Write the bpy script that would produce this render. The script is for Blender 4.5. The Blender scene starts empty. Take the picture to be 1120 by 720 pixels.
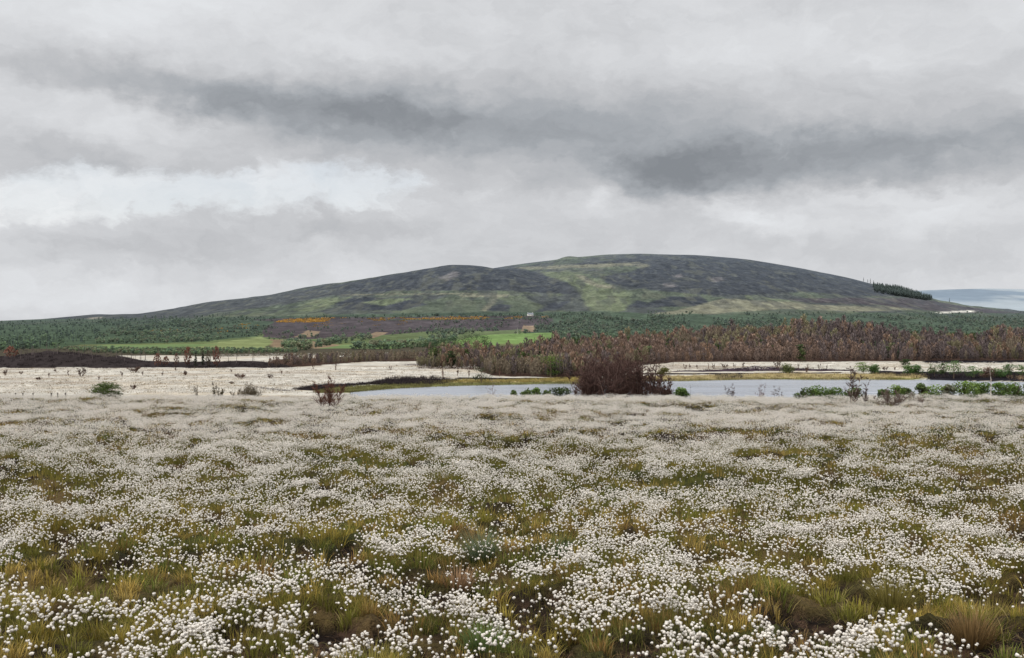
import bpy, math, random
import numpy as np
from math import radians as R

rng = np.random.default_rng(11)
random.seed(5)
F, H = 1089.0, 355.0          # focal length in units of a 1120 wide frame, row of the true horizon
scene = bpy.context.scene
col = scene.collection

# ------------------------------------------------------------------ noise
def _hash(ix, iy, seed):
    n = (ix.astype(np.int64) * 374761393 + iy.astype(np.int64) * 668265263 + seed * 974711 + 12345) & 0xffffffff
    n = ((n ^ (n >> 13)) * 1274126177) & 0xffffffff
    n = n ^ (n >> 16)
    return (n & 0xffff) / 65535.0
def vnoise(x, y, seed=0):
    x = np.asarray(x, float); y = np.asarray(y, float)
    ix = np.floor(x); iy = np.floor(y)
    fx = x - ix; fy = y - iy
    fx = fx * fx * (3 - 2 * fx); fy = fy * fy * (3 - 2 * fy)
    a = _hash(ix, iy, seed); b = _hash(ix + 1, iy, seed)
    c = _hash(ix, iy + 1, seed); d = _hash(ix + 1, iy + 1, seed)
    return (a * (1 - fx) + b * fx) * (1 - fy) + (c * (1 - fx) + d * fx) * fy
def fbm(x, y, seed=0, octv=4):
    s = 0; a = .5; t = 0
    for i in range(octv):
        s = s + a * vnoise(x * 2 ** i + 17.3 * i, y * 2 ** i - 9.1 * i, seed + i)
        t += a; a *= .5
    return s / t
def sstep(a, b, x):
    t = np.clip((x - a) / (b - a), 0, 1)
    return t * t * (3 - 2 * t)
def inpoly(u, p, poly):
    r = np.zeros(np.shape(u), bool); n = len(poly)
    for i in range(n):
        x1, y1 = poly[i]; x2, y2 = poly[(i + 1) % n]
        if y1 == y2: continue
        c = (y1 > p) != (y2 > p)
        r ^= c & (u < (x2 - x1) * (p - y1) / (y2 - y1) + x1)
    return r
def s2l(r, g, b):
    f = lambda c: ((c / 255 + .055) / 1.055) ** 2.4 if c > 10 else c / 255 / 12.92
    return np.array([f(r), f(g), f(b)])

# ------------------------------------------------------------------ mesh helpers
class MB:
    def __init__(s): s.v = []; s.f = []; s.c = []; s.n = 0
    def add(s, v, f, c):
        v = np.asarray(v, float).reshape(-1, 3); f = np.asarray(f, int).reshape(-1, 3)
        c = np.asarray(c, float)
        if c.ndim == 1: c = np.tile(c, (len(v), 1))
        s.v.append(v); s.f.append(f + s.n); s.c.append(c); s.n += len(v)
    def arrays(s):
        return np.concatenate(s.v), np.concatenate(s.f), np.concatenate(s.c)
    def mesh(s, name, mat, smooth=False):
        return tri_mesh(name, *s.arrays(), mat, smooth)
    def build(s, name, mat, parent=None, smooth=False):
        return link(name, s.mesh(name, mat, smooth), parent)
def tri_mesh(name, v, f, c, mat, smooth=False):
    me = bpy.data.meshes.new(name)
    nv, nf = len(v), len(f)
    k = f.shape[1]
    me.vertices.add(nv); me.vertices.foreach_set('co', np.ascontiguousarray(v, np.float32).ravel())
    me.loops.add(nf * k); me.loops.foreach_set('vertex_index', np.ascontiguousarray(f, np.int32).ravel())
    me.polygons.add(nf); me.polygons.foreach_set('loop_start', np.arange(0, nf * k, k, dtype=np.int32))
    if smooth: me.polygons.foreach_set('use_smooth', np.ones(nf, bool))
    me.update(calc_edges=True)
    a = me.attributes.new('Col', 'FLOAT_COLOR', 'POINT')
    cc = np.ones((nv, 4), np.float32); cc[:, :3] = c
    a.data.foreach_set('color', cc.ravel())
    me.materials.append(mat)
    return me
def link(name, me, parent=None):
    o = bpy.data.objects.new(name, me); col.objects.link(o)
    if parent is not None: o.parent = parent
    return o
def tag(o, label=None, cat=None, group=None, kind=None):
    if label: o['label'] = label
    if cat: o['category'] = cat
    if group: o['group'] = group
    if kind: o['kind'] = kind
    return o
def empty(name, loc, rz=0, sc=1.0):
    o = bpy.data.objects.new(name, None); col.objects.link(o)
    o.empty_display_size = .2
    o.location = loc; o.rotation_euler = (0, 0, rz); o.scale = (sc, sc, sc) if np.isscalar(sc) else sc
    return o

# ------------------------------------------------------------------ materials
def vcol_mat(name, rough=.9, trans=0., scale=None, amt=.3, bump=0., bscale=3., spec=.1):
    m = bpy.data.materials.new(name); m.use_nodes = True
    nt = m.node_tree; nt.nodes.clear(); N = nt.nodes.new; L = nt.links.new
    out = N('ShaderNodeOutputMaterial'); at = N('ShaderNodeAttribute'); at.attribute_name = 'Col'
    colr = at.outputs['Color']
    b = N('ShaderNodeBsdfPrincipled'); b.inputs['Roughness'].default_value = rough
    b.inputs['Specular IOR Level'].default_value = spec
    if scale:
        tc = N('ShaderNodeNewGeometry')
        prev = None
        for sc in scale:
            no = N('ShaderNodeTexNoise'); no.inputs['Scale'].default_value = sc; no.inputs['Detail'].default_value = 6
            no.inputs['Roughness'].default_value = .65
            L(tc.outputs['Position'], no.inputs['Vector'])
            if prev is None: prev = no.outputs['Fac']
            else:
                ad = N('ShaderNodeMath'); ad.operation = 'ADD'; L(prev, ad.inputs[0]); L(no.outputs['Fac'], ad.inputs[1]); prev = ad.outputs[0]
        mr = N('ShaderNodeMapRange'); k = len(scale)
        mr.inputs['From Min'].default_value = .3 * k; mr.inputs['From Max'].default_value = .7 * k
        mr.inputs['To Min'].default_value = 1 - amt; mr.inputs['To Max'].default_value = 1 + amt
        L(prev, mr.inputs['Value'])
        vm = N('ShaderNodeVectorMath'); vm.operation = 'SCALE'; L(colr, vm.inputs[0]); L(mr.outputs[0], vm.inputs['Scale'])
        colr = vm.outputs[0]
    L(colr, b.inputs['Base Color'])
    if bump:
        tc = N('ShaderNodeNewGeometry'); no = N('ShaderNodeTexNoise'); no.inputs['Scale'].default_value = bscale; no.inputs['Detail'].default_value = 5
        L(tc.outputs['Position'], no.inputs['Vector'])
        bp = N('ShaderNodeBump'); bp.inputs['Distance'].default_value = bump; L(no.outputs['Fac'], bp.inputs['Height']); L(bp.outputs[0], b.inputs['Normal'])
    sh = b.outputs[0]
    if trans:
        t = N('ShaderNodeBsdfTranslucent'); L(colr, t.inputs['Color'])
        mx = N('ShaderNodeMixShader'); mx.inputs[0].default_value = trans; L(sh, mx.inputs[1]); L(t.outputs[0], mx.inputs[2]); sh = mx.outputs[0]
    L(sh, out.inputs['Surface'])
    return m
M_peat = vcol_mat('peat', .95, 0, (9., 45.), .75, .07, 30.)
M_moor = vcol_mat('moor', 1., 0, (.35, .08), .35, spec=0)
M_hill = vcol_mat('hillside', 1., 0, (.16, .03), .55, spec=0)
M_far = vcol_mat('far_hillside', 1., 0, (.0015, .004), .15, spec=0)
M_cotton = vcol_mat('cotton', 1., .35, (60.,), .10, spec=0)
M_grass = vcol_mat('grass_blades', .6, .3, spec=.15)
M_leaf = vcol_mat('foliage', .7, .3, spec=.1)
M_twig = vcol_mat('twigs', .9, .1, spec=.1)
M_bark = vcol_mat('bark', .95, 0, (4.,), .35, spec=.05)
M_paint = vcol_mat('limewash', .8, 0, (.5,), .08)
def water_mat():
    m = bpy.data.materials.new('water'); m.use_nodes = True
    nt = m.node_tree; b = nt.nodes['Principled BSDF']; N = nt.nodes.new; L = nt.links.new
    b.inputs['Base Color'].default_value = (.28, .30, .34, 1)
    b.inputs['IOR'].default_value = 1.333
    g = N('ShaderNodeNewGeometry'); mp = N('ShaderNodeMapping'); mp.inputs['Scale'].default_value = (.25, 1., 1.)
    L(g.outputs['Position'], mp.inputs['Vector'])
    no = N('ShaderNodeTexNoise'); no.inputs['Scale'].default_value = .06; no.inputs['Detail'].default_value = 5
    L(mp.outputs[0], no.inputs['Vector'])
    mr = N('ShaderNodeMapRange'); mr.inputs['From Min'].default_value = .35; mr.inputs['From Max'].default_value = .65
    mr.inputs['To Min'].default_value = .16; mr.inputs['To Max'].default_value = .3
    L(no.outputs['Fac'], mr.inputs['Value']); L(mr.outputs[0], b.inputs['Roughness'])
    n2 = N('ShaderNodeTexNoise'); n2.inputs['Scale'].default_value = 1.2; n2.inputs['Detail'].default_value = 3
    L(mp.outputs[0], n2.inputs['Vector'])
    bp = N('ShaderNodeBump'); bp.inputs['Distance'].default_value = .12; bp.inputs['Strength'].default_value = .6
    L(n2.outputs['Fac'], bp.inputs['Height']); L(bp.outputs[0], b.inputs['Normal'])
    return m
M_water = water_mat()

# ------------------------------------------------------------------ terrain heights (camera eye = 0)
_Yt = np.arange(-20, 330, .25)
_zt = np.interp(_Yt, [-20, 0, 5, 10, 60, 67, 75, 100, 150, 230, 260, 330],
                [-2.1, -2.25, -2.4, -2.8, -4.66, -5.12, -6.0, -9, -15, -21, -21.6, -21.6])
_k = np.hanning(25); _k /= _k.sum()
_zs = np.convolve(np.pad(_zt, 12, mode='edge'), _k, 'valid')
def z_near(X, Y):
    far = np.clip(1 - Y / 400, 0, 1)
    z = np.interp(Y, _Yt, _zs)
    fade = sstep(240, 120, Y)
    z = z + fade * ((fbm(X / .14, Y / .14, 12, 2) - .5) * .07 * sstep(40, 12, Y) + (fbm(X / 9, Y / 9, 3, 3) - .5) * .28 + (fbm(X / 2.3, Y / 2.6, 5, 2) - .5) * .34
                    + (fbm(X / .60, Y / .60, 8, 3) - .5) * .34)
    return z
SHU = [300, 372, 385, 440, 480, 520, 560, 600, 640, 700, 740, 840, 1000, 1040, 1090, 1120, 1200, 1700]
SHY = [0, 0, 322, 342, 352, 358, 363, 367, 370, 384, 388, 399, 396, 388, 383, 380, 370, 360]
BU, BZ = [240, 300, 600, 1000, 1300, 1600, 2000, 2200, 2400, 20000], [-21.6, -21.6, -21.6, -23.5, -25, -22, -12.9, -5.5, 0, 0]
MU, MH = [-600, -300, -100, 0, 20, 50, 85, 110, 150, 190, 250, 280, 315, 330], [1.5, 2, 3.4, 4.2, 5.8, 7.5, 6.8, 4.8, 2.8, 1.6, 2.7, 2.0, .8, 0]
KU = [530, 560, 600, 640, 700, 760, 830, 860, 900, 950, 1000, 1060, 1120, 1300, 1700]
KP = [393, 390, 386, 381, 378, 375, 368, 365, 363, 369, 374, 378, 375, 374, 374]
SAU = [-700, -200, 0, 45, 100, 150, 190, 240, 300, 340, 380, 440, 490, 520, 565, 600, 635, 680, 720, 760, 2200]
SAP = [353, 353, 351, 349, 344, 343, 337, 327, 321, 315, 309, 299, 291, 290, 293, 302, 318, 336, 348, 355, 355]
SBU = [-700, 0, 150, 300, 400, 500, 545, 570, 600, 620, 660, 700, 760, 820, 880, 930, 955, 985, 1000, 1020, 1030, 1080, 1120, 1250, 1500, 2200]
SBP = [354, 354, 347, 331, 316, 300, 293, 289, 285, 282, 279, 278, 279, 284, 294, 304, 311, 315.5, 320.5, 326.5, 329.5, 338, 341, 347, 351, 353]
YA, YB = 3600., 4800.
def sm_interp(u, xs, ys, w=6):
    return (np.interp(u - w, xs, ys) + np.interp(u, xs, ys) * 2 + np.interp(u + w, xs, ys)) / 4
def z_far(u, Y):
    X = (u - 560) / F * Y
    z = np.interp(Y, BU, BZ) + (fbm(X / 40, Y / 40, 21, 3) - .5) * .5 * sstep(330, 420, Y)
    uw = u + (fbm(X / 60, Y / 60, 71, 3) - .5) * 6
    # burnt mound on the left
    z = z + np.interp(uw, MU, MH) * np.clip(1 - ((Y - 525) / 28) ** 2, 0, 1) ** .8 * (1 + .25 * (fbm(X / 6, Y / 6, 31, 3) - .5))
    # wooded rise beyond the water
    z88 = -(np.interp(u, KU, KP) - H) / F * 880
    k = (z88 + 22.9) * sstep(600, 880, Y) * (1 - .8 * sstep(900, 1250, Y))
    z = z + np.clip(k, 0, None)
    # lake basin
    sy = np.interp(u, SHU, SHY) + (fbm(X / 14, Y / 30, 41, 3) - .5) * 7
    z = z - 1.6 * sstep(5, -6, Y - sy)
    # the hill: near shoulder and the summit behind it
    for SU, SP, Yr in ((SAU, SAP, YA), (SBU, SBP, YB)):
        zr = (H - sm_interp(u, SU, SP)) / F * Yr
        s = np.clip((Y - 2150) / (Yr - 2150), 0, 1)
        zz = -9 + (zr + 9) * s * (1.35 - .35 * s) - np.clip(Y - Yr, 0, None) * .14
        z = np.where(Y > 2150, np.maximum(z, zz), z)
    z = z + (fbm(X / 260, Y / 260, 51, 4) - .5) * 34 * sstep(2300, 2900, Y) * (1 - .75 * sstep(0, -500, np.abs(Y - YB) - 500)) * (z > 15) * np.clip((z - 15) / 60, 0, 1)
    z = z + (np.abs(fbm(X / 130, Y / 200, 55, 4) - .5) - .12) * 42 * np.clip((z - 25) / 60, 0, 1) * sstep(4700, 4200, Y) * np.maximum(np.clip((np.abs(Y - YA) - 60) / 700, 0, 1), sstep(600, 680, u) * .8)
    return z
_YG = np.concatenate([np.geomspace(242, 1300, 500), np.geomspace(1303, 6200, 700)])
_UG = np.arange(-640., 1500., 2.); _TAB = None
def on_ground(u, p):
    """the far ground met by the sight line through (u, p): arrays X, Y, z"""
    u = np.atleast_1d(np.asarray(u, float)); p = np.atleast_1d(np.asarray(p, float))
    global _TAB
    if _TAB is None:
        a, b = np.meshgrid(_UG, _YG, indexing='ij'); _TAB = np.minimum.accumulate(H - z_far(a, b) / b * F, axis=1)
    k = np.clip(np.round((u - _UG[0]) / 2).astype(int), 0, len(_UG) - 1)
    Y = np.full(len(u), np.nan)
    for i in range(len(u)):
        row = _TAB[k[i]]
        j = int(np.searchsorted(-row, -p[i]))
        if 0 < j < len(row):
            f_ = (row[j - 1] - p[i]) / max(1e-6, row[j - 1] - row[j]); Y[i] = _YG[j - 1] + (_YG[j] - _YG[j - 1]) * f_
    ok = ~np.isnan(Y); u = u[ok]; Y = Y[ok]
    return (u - 560) / F * Y, Y, z_far(u, Y)

def grid_mesh(u, Y, zf):
    uu, YY = np.meshgrid(u, Y)
    X = (uu - 560) / F * YY
    z = zf(uu, X, YY)
    v = np.stack([X, YY, z], -1).reshape(-1, 3)
    nu, ny = len(u), len(Y)
    i = (np.arange(ny - 1)[:, None] * nu + np.arange(nu - 1)[None]).ravel()
    f = np.stack([i, i + 1, i + nu + 1, i + nu], 1)
    return uu.ravel(), YY.ravel(), X.ravel(), z.ravel(), v, f

# ------------------------------------------------------------------ near bog: density fields
SPARSE = [(40, 618, 60, 20, .75), (110, 640, 120, 18, .6), (265, 600, 35, 14, .6), (370, 604, 28, 14, .8), (540, 573, 60, 13, .8),
          (505, 622, 45, 24, .7), (575, 655, 34, 14, .8), (255, 700, 45, 12, .9), (400, 703, 100, 13, 1.), (480, 716, 90, 14, 1.), (640, 705, 50, 20, .9),
          (960, 655, 130, 20, .9), (1060, 690, 75, 38, .9), (870, 645, 50, 16, .7), (820, 600, 40, 16, .8), (830, 553, 60, 8, .6), (60, 520, 90, 10, .6),
          (600, 590, 30, 14, .7), (300, 530, 80, 8, .4), (1060, 470, 50, 5, .6), (850, 492, 70, 6, .5), (940, 500, 60, 6, .5),
          (1090, 520, 60, 9, .4), (170, 480, 80, 4, .5), (640, 505, 60, 6, .4), (720, 525, 60, 7, .4), (90, 575, 80, 9, .4), (510, 712, 90, 14, .9), (890, 690, 25, 25, .6), (20, 690, 30, 8, .5)]
DENSE = [(310, 665, 150, 22, .5), (640, 655, 110, 20, .5), (1010, 600, 130, 26, .7), (110, 690, 100, 18, .5), (640, 590, 70, 12, .3), (150, 590, 120, 14, .35),
         (480, 655, 90, 16, .3), (1070, 580, 80, 20, .4), (820, 690, 60, 20, .2), (480, 560, 100, 9, .2), (100, 500, 120, 10, .3), (860, 580, 60, 10, .3)]
def density(X, Y):
    z = np.interp(Y, _Yt, _zs) + .3
    u = 560 + F * X / Y; p = H - z / Y * F
    d = .76 + (fbm(X / .6, Y / .7, 61, 4) - .5) * 2.0 + (fbm(X / 3.5, Y / 5, 65, 3) - .5) * 1.3
    d = d + .06 + sstep(14, 45, Y) * .36
    uw = u + (fbm(X, Y, 91, 3) - .5) * 50; pw = p + (fbm(X, Y, 95, 3) - .5) * 20
    for a, b, ra, rb, k in DENSE: d = d + k * np.exp(-((uw - a) / ra) ** 2 - ((pw - b) / rb) ** 2)
    for a, b, ra, rb, k in SPARSE: d = d - 1.45 * k * np.exp(-(((uw - a) / ra) ** 2 + ((pw - b) / rb) ** 2) ** 1.5)
    return np.clip(d, 0, 1.25)
def bare(X, Y):       # open peat between the tussocks
    b = fbm(X / .5, Y / .55, 81, 4)
    return sstep(.53, .63, b + (fbm(X / 5, Y / 6, 85, 2) - .5) * .16)
PEAT = [(400, 706, 75, 9), (265, 706, 30, 9), (500, 716, 50, 9), (620, 708, 40, 13), (540, 580, 35, 8), (515, 640, 30, 12), (880, 668, 30, 8), (925, 680, 40, 10), (1090, 655, 40, 12), (700, 696, 40, 8),
        (45, 600, 25, 12), (385, 606, 22, 8), (270, 607, 20, 8), (815, 585, 20, 7), (1000, 645, 30, 5), (340, 720, 50, 8), (900, 705, 15, 12)]
def peatcut(X, Y):
    z = np.interp(Y, _Yt, _zs) + .1
    u = 560 + F * X / Y; p = H - z / Y * F
    uw = u + (fbm(X * 1.5, Y * 1.5, 191, 3) - .5) * 40; pw = p + (fbm(X * 1.5, Y * 1.5, 195, 3) - .5) * 16
    m = 0 * X
    for a, b, ra, rb in PEAT: m = np.maximum(m, sstep(1.3, .7, np.sqrt(((uw - a) / ra) ** 2 + ((pw - b) / rb) ** 2)))
    return m
def zn(X, Y):
    z = z_near(X, Y)
    n = Y < 30
    if np.any(n):
        z = z - np.where(n, peatcut(X, np.maximum(Y, 3)) * .16 * sstep(30, 20, Y) + bare(X, Y) * .13, 0)
    return z

# near ground sheet
Yr = np.concatenate([np.geomspace(3.2, 75, 620), np.geomspace(75.6, 246, 110)])
uu, YY, XX, zz, v, f = grid_mesh(np.linspace(-420, 1540, 620), Yr, lambda u, X, Y: zn(X, Y))
n1 = fbm(XX / .35, YY / .35, 101, 3); n2 = fbm(XX / 2.2, YY / 2.6, 105, 3)
brown = s2l(27, 20, 16); brown2 = s2l(68, 52, 41); moss = s2l(92, 88, 40); green = s2l(70, 82, 38); straw = s2l(112, 92, 58)
w = sstep(.38, .62, n1)[:, None]; c = s2l(62, 56, 31) * w + s2l(42, 33, 24) * (1 - w)
w = (sstep(.55, .7, n2) * .35)[:, None]; c = c * (1 - w) + green * w
w = (sstep(.5, .35, n2) * .5)[:, None]; c = c * (1 - w) + straw * w
b = np.maximum(bare(XX, YY) * sstep(60, 20, YY), peatcut(XX, YY) * (YY < 30))
pc = brown + (brown2 - brown) * sstep(.46, .62, fbm(XX / .16, YY / .12, 107, 4))[:, None]
c = c * (1 - b[:, None]) + pc * b[:, None]
w = sstep(66, 90, YY)[:, None]; c = c * (1 - w) + s2l(178, 168, 152) * w
o = link('bog_ground', tri_mesh('bog_ground', v, f, c, M_peat, True)); tag(o, 'peaty moss and grass ground of the near bog', 'ground', kind='structure')

# ------------------------------------------------------------------ tussocks, blades, cotton heads
HEAD = {}
def ico(sub):
    import bmesh
    bm = bmesh.new(); bmesh.ops.create_icosphere(bm, subdivisions=sub, radius=1)
    v = np.array([q.co[:] for q in bm.verts]); f = np.array([[q.index for q in fc.verts] for fc in bm.faces]); bm.free()
    return v, f
I2, I1 = ico(2), ico(1)
OCT = (np.array([[1, 0, 0], [-.5, .87, 0], [-.5, -.87, 0], [0, 0, 1], [0, 0, -1.]]), np.array([[0, 1, 3], [1, 2, 3], [2, 0, 3], [1, 0, 4], [2, 1, 4], [0, 2, 4]]))
heads, grass = MB(), MB()
olive = [s2l(128, 122, 58), s2l(144, 130, 66), s2l(112, 114, 52), s2l(166, 146, 88), s2l(98, 108, 52), s2l(138, 112, 72), s2l(152, 140, 72)]
cpal = np.array(olive) * np.array([1.24, 1.16, .92])
def add_heads(P, r, lod):
    n = len(P)
    if not n: return
    base, tri = (I2, I1, OCT)[lod]
    nb = len(base)
    rot = rng.uniform(0, 2 * math.pi, n); cr, sr = np.cos(rot), np.sin(rot)
    if lod == 2: B = np.tile(base, (n, 1, 1))
    else:
        B = base[None] * (1 + rng.normal(0, .19 if lod == 0 else .2, (n, nb, 1)))
    B = B * np.stack([r * rng.uniform(.85, 1.15, n), r * rng.uniform(.85, 1.15, n), r * rng.uniform(.7, 1.15, n)], 1)[:, None]
    Bx = B[..., 0] * cr[:, None] - B[..., 1] * sr[:, None]; By = B[..., 0] * sr[:, None] + B[..., 1] * cr[:, None]
    B = np.stack([Bx, By, B[..., 2]], -1) + P[:, None]
    tone = rng.uniform(.80, 1.0, (n, 1)) * np.array([[.96, .908, .838]])
    C = np.repeat(tone[:, None], nb, 1)
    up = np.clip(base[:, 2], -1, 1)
    C = C * (np.where(up < -.3, .82, 1.0))[None, :, None] if lod < 2 else C  # shade on the underside painted into each head's colour
    Fc = (tri[None] + (np.arange(n) * nb)[:, None, None]).reshape(-1, 3)
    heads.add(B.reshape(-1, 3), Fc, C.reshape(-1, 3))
    if lod < 2:                                   # loose silky fibres round each head, blown one way
        nf_ = 16 if lod == 0 else 6
        d = rng.normal(0, 1, (n, nf_, 3)) + np.array([.35, .1, -.15]); d /= np.linalg.norm(d, axis=2)[..., None]
        e = np.cross(d, rng.normal(0, 1, (n, nf_, 3))); e /= np.linalg.norm(e, axis=2)[..., None]
        rr_ = r[:, None, None]
        b0 = P[:, None] + d * rr_ * .7; t0 = P[:, None] + d * rr_ * rng.uniform(1.1, 1.75, (n, nf_, 1)) + np.array([0, 0, -.12]) * rr_
        V = np.stack([b0 - e * rr_ * .16, b0 + e * rr_ * .16, t0], 2)
        heads.add(V.reshape(-1, 3), np.arange(n * nf_ * 3).reshape(-1, 3), np.repeat(np.repeat(tone, nf_, 0), 3, 0))
def add_blades(P, az, lean, L, wd, C, seg):
    """P base points, az/lean directions, seg 1 (single triangle) or 3 (bent blade)"""
    n = len(P)
    if not n: return
    hx, hy = np.cos(az), np.sin(az)
    sx, sy = -hy, hx
    turn = rng.uniform(-1, 1, n); sx, sy = sx * 1 + hx * turn, sy + hy * turn
    q = np.sqrt(sx ** 2 + sy ** 2); sx, sy = sx / q * wd / 2, sy / q * wd / 2
    side = np.stack([sx, sy, 0 * sx], 1)
    def pt(t):
        l2 = lean * (0.6 + .7 * t)
        return P + np.stack([hx * np.sin(l2) * L * t, hy * np.sin(l2) * L * t, np.cos(l2) * L * t], 1)
    if seg == 1:
        V = np.stack([P - side, P + side, pt(1.)], 1)
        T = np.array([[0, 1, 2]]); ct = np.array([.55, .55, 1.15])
    else:
        m = pt(.55)
        V = np.stack([P - side, P + side, m - side * .8, m + side * .8, pt(1.)], 1)
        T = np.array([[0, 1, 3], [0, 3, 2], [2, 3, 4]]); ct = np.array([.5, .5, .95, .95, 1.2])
    k = V.shape[1]
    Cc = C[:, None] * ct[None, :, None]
    grass.add(V.reshape(-1, 3), (T[None] + (np.arange(n) * k)[:, None, None]).reshape(-1, 3), Cc.reshape(-1, 3))
#         y0   y1  cell blades len   width heads/m2 lod seg
BANDS = [(4.3, 9.5, .25, 95, .19, .0055, 500, 0, 3), (9.5, 16, .28, 66, .19, .0075, 440, 1, 3), (16, 30, .36, 34, .19, .012, 360, 1, 1),
         (30, 47, .46, 20, .18, .020, 260, 2, 1), (47, 70, .55, 12, .18, .03, 200, 2, 1)]
for y0, y1, cell, nb, ln, wd, hd, lod, seg in BANDS:
    gy = np.arange(y0, y1, cell)
    pts = []
    for y in gy:
        xs = np.arange(-(560 + 260) / F * y, (560 + 260) / F * y, cell)
        pts.append(np.stack([xs + rng.uniform(-.5, .5, len(xs)) * cell, y + rng.uniform(-.5, .5, len(xs)) * cell], 1))
    T = np.concatenate(pts)
    X, Y = T[:, 0], T[:, 1]
    d = density(X, Y)
    bb = bare(X, Y); pk = peatcut(X, Y) * (Y < 30)
    keep = (rng.uniform(0, 1, len(X)) > bb * .85) & (rng.uniform(0, 1, len(X)) > pk * .97)
    X, Y, d = X[keep], Y[keep], d[keep]
    n = len(X)
    ci = np.clip((fbm(X / 1.6, Y / 1.8, 131, 3) * 1.5 - .25) * 6.99 + rng.normal(0, 1.2, n), 0, 6.99).astype(int)
    tc = cpal[ci] * rng.uniform(.75, 1.2, (n, 1))
    tall = rng.uniform(.65, 1.25, n)
    # blades
    ti = np.repeat(np.arange(n), nb); m = len(ti)
    rr = cell * (.40 if y1 < 31 else .5) * np.sqrt(rng.uniform(0, 1, m)); a = rng.uniform(0, 2 * math.pi, m)
    bx, by = X[ti] + rr * np.cos(a), Y[ti] + rr * np.sin(a)
    bz = zn(bx, by) - .01
    az = a + rng.normal(0, .7, m); lean = np.abs(rng.normal(.15, .3, m)) + rr / cell * .5
    L_ = ln * tall[ti] * rng.uniform(.45, 1.1, m)
    C = tc[ti] * rng.uniform(.7, 1.3, (m, 1))
    st = rng.uniform(0, 1, m) < .14; C[st] = s2l(176, 158, 104) * rng.uniform(.7, 1.1, (st.sum(), 1))
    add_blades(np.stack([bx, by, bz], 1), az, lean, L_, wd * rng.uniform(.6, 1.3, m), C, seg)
    # cotton heads, each on its stem
    lam = hd * cell * cell * np.clip(d - .12, 0, None) ** 1.35 * 1.35
    cnt = rng.poisson(lam * rng.gamma(2.2, 1 / 2.2, n))
    hi = np.repeat(np.arange(n), cnt); m = len(hi)
    rr = cell * .70 * np.sqrt(rng.uniform(0, 1, m)); a = rng.uniform(0, 2 * math.pi, m)
    hx, hy = X[hi] + rr * np.cos(a), Y[hi] + rr * np.sin(a)
    gz = zn(hx, hy)
    hh = tall[hi] * rng.uniform(.19, .31, m)
    r = rng.triangular(.006, .0098, .0155, m) * (1.0 if y1 < 20 else 1.06 if y1 < 40 else 1.25)
    hp = np.stack([hx + rng.normal(0, .03, m), hy + rng.normal(0, .03, m), gz + hh], 1)
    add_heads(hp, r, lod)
    if y1 < 31:
        dx = hp - np.stack([hx, hy, gz], 1)
        sd = np.tile(np.array([[.0016 if y1 < 17 else .003, 0, 0]]), (m, 1))
        V = np.stack([np.stack([hx, hy, gz], 1) - sd, np.stack([hx, hy, gz], 1) + sd, hp], 1)
        heads.add(V.reshape(-1, 3), np.arange(m * 3).reshape(-1, 3), np.repeat(np.tile(s2l(120, 116, 62), (m, 1)) * rng.uniform(.6, 1.1, (m, 1)), 3, 0))
n = 26000
y_ = rng.uniform(4.6, 16, n * 3) ; x_ = rng.uniform(-.72, .72, n * 3) * y_
k_ = np.maximum(bare(x_, y_), peatcut(x_, y_)) > .35
x_, y_ = x_[k_][:n], y_[k_][:n]; m = len(x_)
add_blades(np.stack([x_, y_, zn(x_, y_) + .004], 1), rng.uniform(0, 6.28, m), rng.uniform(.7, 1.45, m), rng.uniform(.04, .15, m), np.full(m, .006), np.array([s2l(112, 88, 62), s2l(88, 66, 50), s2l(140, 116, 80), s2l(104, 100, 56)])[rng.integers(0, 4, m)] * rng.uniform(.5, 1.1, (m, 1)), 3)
print('heads tris', sum(len(q) for q in heads.f), 'grass tris', sum(len(q) for q in grass.f))
tag(heads.build('cotton_grass', M_cotton, smooth=True), 'white fluffy seed heads of cotton grass covering the whole near bog', 'cotton grass', kind='stuff')
tag(grass.build('bog_grass', M_grass), 'olive and straw grass tussocks growing between the cotton grass heads', 'grass', kind='stuff')

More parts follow.
